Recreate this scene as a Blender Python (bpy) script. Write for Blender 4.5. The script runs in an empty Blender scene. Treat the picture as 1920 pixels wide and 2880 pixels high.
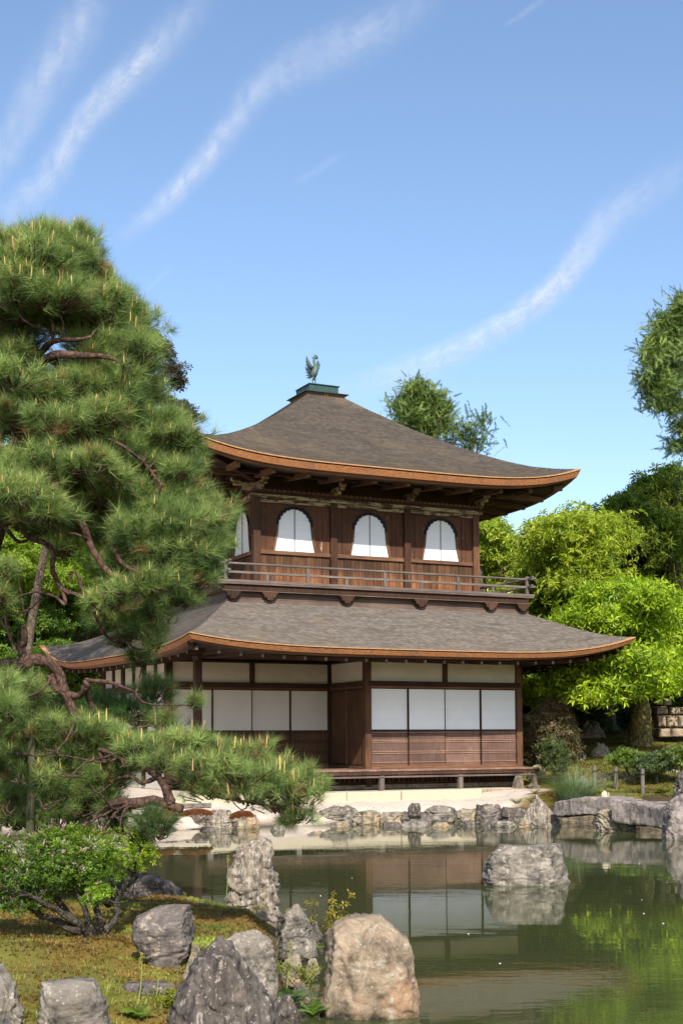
import bpy, math, random
import numpy as np
from mathutils import Matrix, Vector
random.seed(7); RS = np.random.RandomState(11)
S = bpy.context.scene
COL = S.collection
# ------------------------------------------------------------------ camera
CAM = np.array([-10.1007, -27.6797, 0.7015]); YAW, PITCH, ROLL = 0.455434, 0.055686, -0.004742
FPX, PPX, PPY = 3821.34, 960.0, 1863.64          # focal length and principal point in photo pixels (1920 x 2880)
_f = np.array([math.sin(YAW), math.cos(YAW), 0]); _r = np.array([math.cos(YAW), -math.sin(YAW), 0]); _u = np.array([0, 0, 1.])
CF = _f*math.cos(PITCH) + _u*math.sin(PITCH); u2 = _u*math.cos(PITCH) - _f*math.sin(PITCH)
CR = _r*math.cos(ROLL) + u2*math.sin(ROLL); CU = u2*math.cos(ROLL) - _r*math.sin(ROLL)
cd = bpy.data.cameras.new('camera'); cam = bpy.data.objects.new('camera', cd); COL.objects.link(cam)
cam.matrix_world = Matrix(((CR[0], CU[0], -CF[0], CAM[0]), (CR[1], CU[1], -CF[1], CAM[1]), (CR[2], CU[2], -CF[2], CAM[2]), (0, 0, 0, 1)))
cd.sensor_fit = 'VERTICAL'; cd.sensor_height = 36; cd.sensor_width = 24
cd.lens = FPX/2880*36; cd.shift_y = (PPY-1440)/2880; cd.clip_start = .1; cd.clip_end = 90000
S.camera = cam
# ------------------------------------------------------------------ sky, sun, exposure
SUN = Vector((-.224, -.733, .643)).normalized()
EL = math.asin(SUN.z); AZ = math.atan2(SUN.x, SUN.y)
W = bpy.data.worlds.new('World'); S.world = W; W.use_nodes = True
nt = W.node_tree; bg = nt.nodes['Background']
sky = nt.nodes.new('ShaderNodeTexSky'); sky.sky_type = 'NISHITA'; sky.sun_disc = False
sky.sun_elevation = EL; sky.sun_rotation = AZ % (2*math.pi); sky.altitude = 100
sky.air_density = 1.0; sky.dust_density = 1.2; sky.ozone_density = 2.6
nt.links.new(sky.outputs[0], bg.inputs[0]); bg.inputs[1].default_value = .15
sl = bpy.data.lights.new('sun', 'SUN'); sl.energy = 5.0; sl.angle = math.radians(.53); sl.color = (1, .93, .82)
so = bpy.data.objects.new('sun', sl); COL.objects.link(so); so.rotation_euler = SUN.to_track_quat('Z', 'Y').to_euler()
S.view_settings.view_transform = 'Standard'; S.view_settings.look = 'None'
S.view_settings.exposure = 0.55; S.view_settings.gamma = 1
S.cycles.max_bounces = 8; S.cycles.transparent_max_bounces = 12; S.cycles.caustics_reflective = False
S.cycles.sample_clamp_indirect = 4
# ------------------------------------------------------------------ helpers
def at(px, py, d):
    """point seen at photo pixel px, py, at depth d metres in front of the camera"""
    return CAM + (CF + CR*(px-PPX)/FPX - CU*(py-PPY)/FPX)*d
def atz(px, py, z):
    v = CF + CR*(px-PPX)/FPX - CU*(py-PPY)/FPX
    return CAM + v*(z-CAM[2])/v[2]
def depth(p): return float((np.array(p)-CAM).dot(CF))
def tag(o, label=None, cat=None, group=None, kind=None):
    if label: o['label'] = label
    if cat: o['category'] = cat
    if group: o['group'] = group
    if kind: o['kind'] = kind
    return o
def empty(name, loc=(0, 0, 0), **k):
    o = bpy.data.objects.new(name, None); COL.objects.link(o); o.location = loc; o.empty_display_size = .2
    return tag(o, **k)
def link(name, me, mat, parent=None, smooth=False, world=True, **k):
    o = bpy.data.objects.new(name, me); COL.objects.link(o)
    if mat is not None and not len(me.materials): me.materials.append(mat)
    if smooth: me.shade_smooth()
    if parent is not None:
        o.parent = parent
        if world: o.matrix_parent_inverse = parent_inv(parent)
    return tag(o, **k)
def parent_inv(p):
    m = Matrix.Translation(p.location) @ p.rotation_euler.to_matrix().to_4x4() if p.type == 'EMPTY' or p.parent is None else Matrix.Identity(4)
    return m.inverted()
def npmesh(name, V, F, col=None, uv=None, sm=False):
    """V (n,3); F (m,k) array of equal-size faces; col (m or n,3)"""
    V = np.asarray(V, np.float32); F = np.asarray(F, np.int32); m, k = F.shape
    me = bpy.data.meshes.new(name)
    me.vertices.add(len(V)); me.vertices.foreach_set('co', V.ravel())
    me.loops.add(m*k); me.loops.foreach_set('vertex_index', F.ravel())
    me.polygons.add(m); me.polygons.foreach_set('loop_start', np.arange(0, m*k, k, dtype=np.int32))
    me.polygons.foreach_set('loop_total', np.full(m, k, np.int32))
    me.polygons.foreach_set('use_smooth', np.full(m, bool(sm)))
    if col is not None:
        col = np.asarray(col, np.float32); dom = 'FACE' if len(col) == m else 'POINT'
        a = me.attributes.new('Col', 'FLOAT_COLOR', dom)
        a.data.foreach_set('color', np.c_[col, np.ones(len(col))].astype(np.float32).ravel())
    if uv is not None:
        l = me.uv_layers.new(name='UVMap'); l.data.foreach_set('uv', np.asarray(uv, np.float32)[F.ravel()].ravel())
    me.update(calc_edges=True); me.validate()
    return me
class MB:
    def __init__(s): s.v = []; s.f = []
    def add(s, v, f):
        n = len(s.v); s.v += [tuple(map(float, p)) for p in v]; s.f += [tuple(i+n for i in q) for q in f]; return s
    def box(s, x0, x1, y0, y1, z0, z1):
        return s.add([(x, y, z) for z in (z0, z1) for y in (y0, y1) for x in (x0, x1)],
                     [(0, 2, 3, 1), (4, 5, 7, 6), (0, 1, 5, 4), (2, 6, 7, 3), (0, 4, 6, 2), (1, 3, 7, 5)])
    def bar(s, a, b, w, h, up=(0, 0, 1)):
        a = Vector(a); b = Vector(b); d = (b-a).normalized(); r = d.cross(Vector(up)).normalized()*w/2; u = r.cross(d).normalized()*h/2
        return s.add([p+i*r+j*u for p in (a, b) for i, j in ((-1, -1), (1, -1), (1, 1), (-1, 1))],
                     [(0, 1, 2, 3), (7, 6, 5, 4), (0, 4, 5, 1), (1, 5, 6, 2), (2, 6, 7, 3), (3, 7, 4, 0)])
    def tube(s, pts, rad, n=8, cap=True, wob=0, rnd=random):
        pts = [Vector(p) for p in pts]; m = len(pts); rad = list(rad) if hasattr(rad, '__len__') else [rad]*m
        ref = Vector((.31, .17, .93)); v = []
        for i, p in enumerate(pts):
            d = (pts[min(i+1, m-1)]-pts[max(i-1, 0)]).normalized(); r = d.cross(ref)
            if r.length < .05: r = d.cross(Vector((1, 0, 0)))
            r.normalize(); u = r.cross(d)
            for k in range(n):
                a = 2*math.pi*k/n; q = rad[i]*(1+wob*(rnd.random()*2-1)); v.append(p+r*math.cos(a)*q+u*math.sin(a)*q)
        f = [(i*n+k, i*n+(k+1) % n, (i+1)*n+(k+1) % n, (i+1)*n+k) for i in range(m-1) for k in range(n)]
        if cap: f += [tuple(range(n))[::-1], tuple((m-1)*n+k for k in range(n))]
        return s.add(v, f)
    def prism(s, pts2, y0, y1, ax='y'):
        n = len(pts2)
        mk = (lambda a, b, t: (a, t, b)) if ax == 'y' else ((lambda a, b, t: (t, a, b)) if ax == 'x' else (lambda a, b, t: (a, b, t)))
        return s.add([mk(a, b, y0) for a, b in pts2]+[mk(a, b, y1) for a, b in pts2],
                     [tuple(range(n)), tuple(range(2*n-1, n-1, -1))]+[(i, n+i, n+(i+1) % n, (i+1) % n) for i in range(n)])
    def mesh(s, name):
        me = bpy.data.meshes.new(name); me.from_pydata(s.v, [], s.f); me.update(); return me
    def build(s, name, mat, parent=None, smooth=False, bevel=0, **k):
        o = link(name, s.mesh(name), mat, parent, smooth, **k)
        if bevel:
            m = o.modifiers.new('b', 'BEVEL'); m.width = bevel; m.segments = 1; m.limit_method = 'ANGLE'
        return o
def box(name, x0, x1, y0, y1, z0, z1, mat, parent=None, bevel=.004, **k):
    return MB().box(x0, x1, y0, y1, z0, z1).build(name, mat, parent, bevel=bevel, **k)
def spline(P, n):
    P = [np.array(p, float) for p in P]; P = [2*P[0]-P[1]]+P+[2*P[-1]-P[-2]]; out = []
    for i in range(1, len(P)-2):
        a, b, c, d = P[i-1:i+3]
        for k in range(n):
            t = k/n; out.append(.5*((2*b)+(-a+c)*t+(2*a-5*b+4*c-d)*t*t+(-a+3*b-3*c+d)*t**3))
    out.append(P[-2]); return np.array(out)
# vectorised value noise
_T = np.random.RandomState(5).rand(64, 64, 64).astype(np.float32)
def noise3(P):
    P = np.asarray(P, float); i = np.floor(P).astype(int); f = P-i; f = f*f*(3-2*f); r = 0
    for a in (0, 1):
        for b in (0, 1):
            for c in (0, 1):
                w = (f[:, 0] if a else 1-f[:, 0])*(f[:, 1] if b else 1-f[:, 1])*(f[:, 2] if c else 1-f[:, 2])
                r = r+w*_T[(i[:, 0]+a) % 64, (i[:, 1]+b) % 64, (i[:, 2]+c) % 64]
    return r*2-1
def fbm(P, o=4):
    r = 0; a = 1; P = np.asarray(P, float)
    for k in range(o): r = r+a*noise3(P*2**k+k*7.3); a *= .5
    return r
# ------------------------------------------------------------------ materials
def mat(name):
    m = bpy.data.materials.new(name); m.use_nodes = True; n = m.node_tree.nodes; l = m.node_tree.links
    return m, n, l, n['Principled BSDF']
def mapping(n, l, src, scale=(1, 1, 1), rot=(0, 0, 0)):
    tc = n.new('ShaderNodeTexCoord'); mp = n.new('ShaderNodeMapping'); mp.inputs['Scale'].default_value = scale
    mp.inputs['Rotation'].default_value = rot
    l.new(tc.outputs[src], mp.inputs['Vector']); return mp.outputs[0]
def noise(n, l, vec, scale, detail=4, rough=.55, dist=0):
    t = n.new('ShaderNodeTexNoise'); t.inputs['Scale'].default_value = scale; t.inputs['Detail'].default_value = detail
    t.inputs['Roughness'].default_value = rough; t.inputs['Distortion'].default_value = dist
    if vec is not None: l.new(vec, t.inputs['Vector'])
    return t.outputs['Fac']
def ramp(n, l, fac, stops):
    r = n.new('ShaderNodeValToRGB'); e = r.color_ramp.elements
    while len(e) < len(stops): e.new(.5)
    for i, (p, c) in enumerate(stops): e[i].position = p; e[i].color = (*c, 1) if len(c) == 3 else c
    l.new(fac, r.inputs[0]); return r.outputs[0]
def mix(n, l, fac, a, b, mode='MIX'):
    m = n.new('ShaderNodeMix'); m.data_type = 'RGBA'; m.blend_type = mode
    for s, v in ((0, fac), (6, a), (7, b)):
        if isinstance(v, (int, float)): m.inputs[s].default_value = v
        elif isinstance(v, tuple): m.inputs[s].default_value = (*v, 1)
        else: l.new(v, m.inputs[s])
    return m.outputs[2]
def bump(n, l, h, strength=.3, dist=.01, nrm=None):
    b = n.new('ShaderNodeBump'); b.inputs['Strength'].default_value = strength; b.inputs['Distance'].default_value = dist
    l.new(h, b.inputs['Height'])
    if nrm is not None: l.new(nrm, b.inputs['Normal'])
    return b.outputs[0]
def wood(name, c1, c2, c3=None, grain='z', rough=.75, sc=1.0, wear=None, rnd=.35):
    c1, c2, c3 = [tuple(x*y for x, y in zip(q, (.74, .80, .88))) for q in (c1, c2, c3 or c2)]
    m, n, l, p = mat(name)
    s = {'z': (14, 14, .8), 'x': (.8, 14, 14), 'y': (14, .8, 14)}[grain]
    v = mapping(n, l, 'Object', tuple(a*sc for a in s))
    oi = n.new('ShaderNodeObjectInfo')
    g = noise(n, l, v, 3, 6, .6, .4)
    c = ramp(n, l, g, [(.3, c1), (.55, c2), (.75, c3)])
    big = noise(n, l, mapping(n, l, 'Object', (1.3, 1.3, 1.3)), 1.2, 4)
    c = mix(n, l, ramp(n, l, big, [(.35, (0, 0, 0)), (.7, (1, 1, 1))]), c, mix(n, l, .55, c, (c1[0]*.6, c1[1]*.6, c1[2]*.6)))
    if wear:
        w = noise(n, l, mapping(n, l, 'Object', (5, 5, 1.2) if grain == 'z' else (1.2, 5, 5)), 2.2, 8, .7)
        c = mix(n, l, ramp(n, l, w, [(wear[0], (0, 0, 0)), (wear[0]+.06, (1, 1, 1))]), c, wear[1])
    mr = n.new('ShaderNodeMapRange'); mr.inputs[3].default_value = 1-rnd; mr.inputs[4].default_value = 1+rnd
    l.new(oi.outputs['Random'], mr.inputs[0])
    hv = n.new('ShaderNodeHueSaturation'); l.new(c, hv.inputs['Color']); l.new(mr.outputs[0], hv.inputs['Value'])
    l.new(hv.outputs[0], p.inputs['Base Color']); p.inputs['Roughness'].default_value = rough
    p.inputs['Specular IOR Level'].default_value = .25
    l.new(bump(n, l, g, .35, .006), p.inputs['Normal'])
    return m
WD_dark = wood('dark brown timber', (.035, .015, .008), (.085, .036, .017), (.13, .06, .03))
WD_darkx = wood('dark brown timber lengthwise', (.035, .015, .008), (.09, .038, .018), (.14, .065, .032), 'x')
WD_black = wood('dark brown soffit timber', (.03, .015, .009), (.075, .036, .02), (.12, .06, .034), 'y')  # one dark brown tone for under-eave and backing timber
WD_soff = wood('pale brown soffit board', (.07, .045, .033), (.14, .095, .07), (.24, .17, .13), 'x')
WD_raft = wood('warm brown rafter', (.09, .04, .02), (.19, .09, .045), (.30, .17, .10), 'y')
WD_post = wood('weathered post timber', (.07, .03, .015), (.16, .07, .032), (.25, .125, .06))
WD_board = wood('reddish wall boards', (.06, .022, .011), (.13, .05, .022), (.19, .08, .035), wear=(.62, (.30, .22, .14)))
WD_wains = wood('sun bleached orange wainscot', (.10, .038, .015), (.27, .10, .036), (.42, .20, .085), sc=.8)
WD_beam = wood('flaking pale beam', (.05, .028, .015), (.12, .07, .035), (.2, .13, .075), 'x', wear=(.46, (.36, .28, .17)))
WD_grey = wood('silver grey rail timber', (.12, .085, .065), (.22, .165, .13), (.33, .27, .22), 'x', rnd=.15)
WD_greyz = wood('silver grey upright timber', (.12, .085, .065), (.22, .165, .13), (.33, .27, .22), 'z', rnd=.15)
WD_skirt = wood('brown grey skirt board', (.10, .06, .045), (.19, .12, .085), (.30, .19, .13), 'x', rnd=.12)
WD_deck = wood('red brown deck plank', (.22, .115, .08), (.38, .21, .15), (.55, .36, .27), 'y', rnd=.2)
WD_door = wood('plain brown door board', (.07, .032, .014), (.12, .058, .025), (.16, .08, .036), sc=.6)
WD_koshi = wood('purple brown panel', (.12, .062, .045), (.22, .12, .085), (.31, .18, .13), sc=1.6, rnd=.2)
WD_bat = wood('sunlit batten timber', (.24, .12, .07), (.38, .21, .13), (.50, .32, .21), 'x', rnd=.1)  # lighter tone paints in the sunlit edges of the battens
WD_rail = wood('reddish rail timber', (.12, .05, .025), (.24, .11, .055), (.36, .19, .1), 'x', rnd=.2)
def fascia_mat():
    m, n, l, p = mat('orange bark eave edge')
    v = mapping(n, l, 'Object', (3, 3, 26)); g = noise(n, l, v, 4, 8, .7)
    f = noise(n, l, mapping(n, l, 'Object', (1, 1, 1)), 38, 3, .8)
    c = ramp(n, l, g, [(.3, (.10, .034, .012)), (.48, (.29, .105, .032)), (.66, (.46, .215, .08))])
    c = mix(n, l, ramp(n, l, f, [(.55, (0, 0, 0)), (.66, (1, 1, 1))]), c, (.09, .035, .014))
    d = noise(n, l, mapping(n, l, 'Object', (1, 1, 1)), 1.6, 5, .7)
    c = mix(n, l, ramp(n, l, d, [(.52, (0, 0, 0)), (.66, (1, 1, 1))]), c, mix(n, l, .5, c, (.14, .075, .05)))
    l.new(c, p.inputs['Base Color']); p.inputs['Roughness'].default_value = .8
    l.new(bump(n, l, g, .5, .01), p.inputs['Normal']); return m
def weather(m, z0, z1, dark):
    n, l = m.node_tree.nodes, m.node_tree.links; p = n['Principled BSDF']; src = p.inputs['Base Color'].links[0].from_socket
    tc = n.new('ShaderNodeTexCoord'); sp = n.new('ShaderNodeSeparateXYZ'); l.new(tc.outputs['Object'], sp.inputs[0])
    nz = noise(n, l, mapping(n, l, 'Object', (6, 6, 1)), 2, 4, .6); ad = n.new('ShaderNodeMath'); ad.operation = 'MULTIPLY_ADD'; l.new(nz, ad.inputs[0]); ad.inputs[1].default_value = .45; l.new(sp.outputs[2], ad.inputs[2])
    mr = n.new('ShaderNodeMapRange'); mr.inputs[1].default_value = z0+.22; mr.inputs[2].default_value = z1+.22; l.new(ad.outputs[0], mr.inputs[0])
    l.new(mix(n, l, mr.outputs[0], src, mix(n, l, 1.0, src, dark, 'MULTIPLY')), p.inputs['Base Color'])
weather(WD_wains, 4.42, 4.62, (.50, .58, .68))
M_fascia = fascia_mat()
def simple(name, c, rough=.8, nscale=0, amt=.15, spec=.3, bs=.2):
    m, n, l, p = mat(name); p.inputs['Roughness'].default_value = rough; p.inputs['Specular IOR Level'].default_value = spec
    if nscale:
        f = noise(n, l, mapping(n, l, 'Object'), nscale, 5, .6)
        a = tuple(x*(1-amt) for x in c); b = tuple(min(1, x*(1+amt)) for x in c)
        l.new(ramp(n, l, f, [(.3, a), (.7, b)]), p.inputs['Base Color']); l.new(bump(n, l, f, bs, .005), p.inputs['Normal'])
    else: p.inputs['Base Color'].default_value = (*c, 1)
    return m
M_lip = simple('pale shingle edge', (.36, .20, .09), .8, 20, .3)
M_paper = simple('white shoji paper', (.78, .79, .80), .9, 3, .03, .1)
M_paper2 = simple('cream shoji paper', (.62, .57, .50), .9, 3, .04, .1)
M_plaster = simple('off white plaster', (.60, .55, .47), .9, 2, .10, .1)
M_lat = simple('pale paper lattice line', (.68, .66, .62), .8)
M_void = simple('dark underfloor void', (.03, .022, .016), .95)  # near-black sheet standing in for the unlit void under the floor
M_blackframe = wood('black lacquered frame', (.008, .006, .007), (.02, .016, .018), (.05, .04, .04), wear=(.72, (.16, .12, .09)))
M_copper = simple('dark green copper', (.02, .055, .047), .45, 14, .3, .5)
M_patina = simple('verdigris bronze', (.075, .12, .10), .6, 40, .6, .4, .6)
M_patinad = simple('dark bronze wing', (.03, .045, .05), .5, 30, .5, .4)
M_rope = simple('dark hemp rope', (.05, .035, .025), .95)
M_gran = None
def shingle_mat(name, tone):
    m, n, l, p = mat(name)
    uv = n.new('ShaderNodeUVMap'); uv.uv_map = 'UVMap'
    br = n.new('ShaderNodeTexBrick'); br.inputs['Scale'].default_value = 1; br.offset = .5
    br.inputs['Brick Width'].default_value = .12; br.inputs['Row Height'].default_value = 1.0; br.inputs['Mortar Size'].default_value = .012
    br.inputs['Mortar Smooth'].default_value = .1
    br.inputs['Color1'].default_value = (0, 0, 0, 1); br.inputs['Color2'].default_value = (1, 1, 1, 1); br.inputs['Mortar'].default_value = (.1, .1, .1, 1)
    br.inputs['Bias'].default_value = 0
    l.new(uv.outputs[0], br.inputs['Vector'])
    d, m2, b = tone
    c = ramp(n, l, br.outputs['Color'], [(0, d), (.5, m2), (1, b)])
    mp = n.new('ShaderNodeMapping'); mp.inputs['Scale'].default_value = (1.1, .9, 1); l.new(uv.outputs[0], mp.inputs['Vector'])
    st = noise(n, l, mp.outputs[0], 1.3, 4, .65)
    c = mix(n, l, ramp(n, l, st, [(.38, (0, 0, 0)), (.62, (1, 1, 1))]), mix(n, l, .5, c, (d[0]*.8, d[1]*.8, d[2]*.8)), c)
    mp3 = n.new('ShaderNodeMapping'); mp3.inputs['Scale'].default_value = (.45, .16, 1); l.new(uv.outputs[0], mp3.inputs['Vector'])
    big = noise(n, l, mp3.outputs[0], 1.6, 7, .7)
    c = mix(n, l, ramp(n, l, big, [(.50, (0, 0, 0)), (.68, (1, 1, 1))]), c, mix(n, l, .5, c, (.035, .03, .028)))
    bg2 = noise(n, l, mapping(n, l, 'Object', (1, 1, .5)), .7, 6, .7)
    c = mix(n, l, ramp(n, l, bg2, [(.54, (0, 0, 0)), (.70, (1, 1, 1))]), c, mix(n, l, .35, c, (.20, .15, .085)))
    mp4 = n.new('ShaderNodeMapping'); mp4.inputs['Scale'].default_value = (5, 2, 1); l.new(uv.outputs[0], mp4.inputs['Vector'])
    fine = noise(n, l, mp4.outputs[0], 1.5, 4, .8)
    c = mix(n, l, .35, c, ramp(n, l, fine, [(.25, (.55, .55, .55)), (.75, (1.35, 1.32, 1.28))]), 'MULTIPLY')
    l.new(c, p.inputs['Base Color']); p.inputs['Roughness'].default_value = .85; p.inputs['Specular IOR Level'].default_value = .25
    l.new(bump(n, l, fine, .4, .01), p.inputs['Normal'])
    return m
M_sh_up = shingle_mat('old dark shingles', ((.062, .050, .040), (.088, .072, .057), (.125, .102, .082)))
M_sh_lo = shingle_mat('silver grey shingles', ((.115, .096, .080), (.155, .131, .110), (.215, .185, .157)))
def rock_mat(name, base, dark, lich, lich_amt=.6, rust=None, stretch=(1, 1, 1), rot=(0, 0, 0)):
    lich = tuple(x*y for x, y in zip(lich, (.88, .84, .78))); base = tuple(x*y for x, y in zip(base, (.98, .93, .84)))
    m, n, l, p = mat(name)
    v = mapping(n, l, 'Object', stretch, rot); vo = mapping(n, l, 'Object')
    a = noise(n, l, v, 6, 9, .7, .5)
    c = ramp(n, l, a, [(.36, dark), (.50, base), (.66, tuple(min(1, x*1.6) for x in base))])
    if rust:
        r = noise(n, l, vo, 2.2, 6, .7)
        c = mix(n, l, ramp(n, l, r, [(.50, (0, 0, 0)), (.64, (1, 1, 1))]), c, mix(n, l, a, tuple(x*.6 for x in rust), tuple(x*1.3 for x in rust)))
    li = noise(n, l, v, 11, 7, .75, .3)
    c = mix(n, l, ramp(n, l, li, [(lich_amt-.035, (0, 0, 0)), (lich_amt+.02, (1, 1, 1))]), c, mix(n, l, a, tuple(x*.45 for x in lich), tuple(x*1.0 for x in lich)))
    lj = n.new('ShaderNodeTexVoronoi'); lj.inputs['Scale'].default_value = 26; l.new(vo, lj.inputs['Vector'])
    c = mix(n, l, ramp(n, l, lj.outputs['Distance'], [(.10, (1, 1, 1)), (.17, (0, 0, 0))]), c, mix(n, l, .6, c, lich))
    # moss and damp low on the stone (top of the object's own box is dry)
    tc = n.new('ShaderNodeTexCoord'); sp = n.new('ShaderNodeSeparateXYZ'); l.new(tc.outputs['Generated'], sp.inputs[0])
    ad = n.new('ShaderNodeMath'); ad.operation = 'ADD'; l.new(sp.outputs[2], ad.inputs[0])
    ms = n.new('ShaderNodeMath'); ms.operation = 'MULTIPLY'; l.new(noise(n, l, vo, 5, 5, .7), ms.inputs[0]); ms.inputs[1].default_value = .55; l.new(ms.outputs[0], ad.inputs[1])
    c = mix(n, l, ramp(n, l, ad.outputs[0], [(.46, (1, 1, 1)), (.56, (0, 0, 0))]), c, mix(n, l, .25, c, (.075, .07, .02)))
    c = mix(n, l, ramp(n, l, ad.outputs[0], [(.36, (1, 1, 1)), (.44, (0, 0, 0))]), c, (.022, .018, .013))
    l.new(c, p.inputs['Base Color']); p.inputs['Roughness'].default_value = .85; p.inputs['Specular IOR Level'].default_value = .3
    h1 = bump(n, l, a, .8, .035); l.new(bump(n, l, noise(n, l, vo, 45, 6, .8), .7, .008, h1), p.inputs['Normal'])
    return m
M_rk_grey = rock_mat('grey lichened rock', (.17, .155, .14), (.055, .048, .045), (.50, .47, .41), .58)
M_rk_dark = rock_mat('dark streaked rock', (.095, .083, .078), (.025, .021, .02), (.50, .45, .42), .60, stretch=(2.6, 2.6, .8), rot=(.25, .35, 0))
M_rk_rust = rock_mat('rust stained rock', (.25, .20, .15), (.08, .06, .045), (.55, .52, .45), .60, rust=(.31, .19, .11))
M_rk_tall = rock_mat('tall pale veined rock', (.21, .18, .155), (.06, .048, .045), (.58, .54, .49), .55, stretch=(2.6, 2.6, .6), rot=(.1, -.22, 0))
M_rk_mid = rock_mat('purple grey smooth rock', (.13, .115, .11), (.06, .052, .05), (.50, .42, .34), .60)
M_rk_bank = rock_mat('buff bank stone', (.25, .22, .175), (.085, .072, .058), (.48, .45, .38), .60, rust=(.34, .22, .11))
M_rk_shade = rock_mat('shaded garden rock', (.14, .115, .09), (.05, .04, .032), (.33, .28, .21), .62)
M_rk_wall = rock_mat('tan retaining wall stone', (.27, .22, .165), (.12, .095, .07), (.38, .33, .26), .62)
M_rk_brid = rock_mat('pitted violet bridge stone', (.20, .175, .17), (.08, .066, .068), (.46, .42, .39), .60)
def granite():
    m, n, l, p = mat('pale yellow granite')
    f = noise(n, l, mapping(n, l, 'Object'), 60, 4, .8); g = noise(n, l, mapping(n, l, 'Object'), 2.5, 5, .6)
    c = ramp(n, l, f, [(.3, (.26, .225, .15)), (.5, (.43, .38, .27)), (.7, (.55, .50, .38))])
    c = mix(n, l, ramp(n, l, g, [(.4, (0, 0, 0)), (.8, (1, 1, 1))]), c, (.42, .37, .27))
    l.new(c, p.inputs['Base Color']); p.inputs['Roughness'].default_value = .9; l.new(bump(n, l, f, .5, .006), p.inputs['Normal']); return m
M_gran = granite()
def leaf_mat(name, trans=.45, spec=.35, rough=.45, tint=(1.25, 1.15, .45)):
    m, n, l, p = mat(name); a = n.new('ShaderNodeAttribute'); a.attribute_name = 'Col'
    l.new(a.outputs['Color'], p.inputs['Base Color']); p.inputs['Roughness'].default_value = rough; p.inputs['Specular IOR Level'].default_value = spec
    t = n.new('ShaderNodeBsdfTranslucent'); l.new(mix(n, l, 1.0, a.outputs['Color'], tint, 'MULTIPLY'), t.inputs['Color'])
    ms = n.new('ShaderNodeMixShader'); ms.inputs[0].default_value = trans
    l.new(p.outputs[0], ms.inputs[1]); l.new(t.outputs[0], ms.inputs[2]); l.new(ms.outputs[0], n['Material Output'].inputs[0]); return m
M_leaf = leaf_mat('broad leaves', .5); M_needle = leaf_mat('pine needles', .32, .3, .55, (1.1, 1.1, .6)); M_grassb = leaf_mat('grass blades', .35)
def bark(name, c1, c2, c3, sc=9):
    m, n, l, p = mat(name); v = mapping(n, l, 'Object', (1, 1, .6)); f = noise(n, l, v, sc, 8, .7, .6)
    vo = n.new('ShaderNodeTexVoronoi'); vo.inputs['Scale'].default_value = sc*2.2; l.new(v, vo.inputs['Vector']); vo.feature = 'DISTANCE_TO_EDGE'
    c = ramp(n, l, f, [(.3, c1), (.5, c2), (.7, c3)])
    c = mix(n, l, ramp(n, l, vo.outputs['Distance'], [(.0, (1, 1, 1)), (.12, (0, 0, 0))]), c, tuple(x*.4 for x in c1))
    l.new(c, p.inputs['Base Color']); p.inputs['Roughness'].default_value = .9
    b1 = bump(n, l, f, .8, .03); l.new(bump(n, l, vo.outputs['Distance'], .6, .02, b1), p.inputs['Normal']); return m
M_pbark = bark('red pine bark', (.035, .017, .011), (.085, .040, .026), (.16, .092, .064))
M_bark = bark('grey brown bark', (.05, .035, .022), (.11, .08, .05), (.2, .16, .11))
M_mbark = bark('moss covered bark', (.05, .04, .012), (.15, .12, .028), (.26, .2, .06), 5)
M_azbark = bark('knobbly shrub bark', (.02, .015, .010), (.055, .042, .028), (.12, .10, .07), 14)
def ground_mat():
    m, n, l, p = mat('garden ground'); a = n.new('ShaderNodeAttribute'); a.attribute_name = 'Col'
    f = noise(n, l, mapping(n, l, 'Object'), 40, 5, .8); g = noise(n, l, mapping(n, l, 'Object'), 3, 7, .7)
    c = mix(n, l, .8, a.outputs['Color'], ramp(n, l, f, [(.3, (.6, .6, .6)), (.7, (1.3, 1.3, 1.3))]), 'MULTIPLY')
    c = mix(n, l, .8, c, ramp(n, l, g, [(.3, (.7, .7, .7)), (.7, (1.2, 1.15, 1.05))]), 'MULTIPLY')
    l.new(c, p.inputs['Base Color']); p.inputs['Roughness'].default_value = .95; p.inputs['Specular IOR Level'].default_value = .1
    b1 = bump(n, l, f, .6, .012); l.new(bump(n, l, g, .5, .05, b1), p.inputs['Normal']); return m
M_ground = ground_mat()
def water_mat():
    m, n, l, p = mat('pond water')
    p.inputs['Base Color'].default_value = (.043, .052, .020, 1); p.inputs['Roughness'].default_value = .012; p.inputs['IOR'].default_value = 1.333
    p.inputs['Specular IOR Level'].default_value = .5
    v = mapping(n, l, 'Object', (1, 1, 1), (0, 0, YAW)); 
    mp = n.new('ShaderNodeMapping'); mp.inputs['Scale'].default_value = (.55, 1.6, 1); l.new(v, mp.inputs['Vector'])
    a = noise(n, l, mp.outputs[0], 1.1, 3, .5, .2); b = noise(n, l, mp.outputs[0], 7, 3, .6, .3)
    msk = ramp(n, l, noise(n, l, v, .35, 3, .6), [(.42, (.12, .12, .12)), (.62, (1, 1, 1))])
    mb = n.new('ShaderNodeMath'); mb.operation = 'MULTIPLY'; l.new(b, mb.inputs[0]); l.new(msk, mb.inputs[1])
    b1 = bump(n, l, a, .22, .008); l.new(bump(n, l, mb.outputs[0], .4, .0024, b1), p.inputs['Normal'])
    return m
M_water = water_mat()
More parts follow.
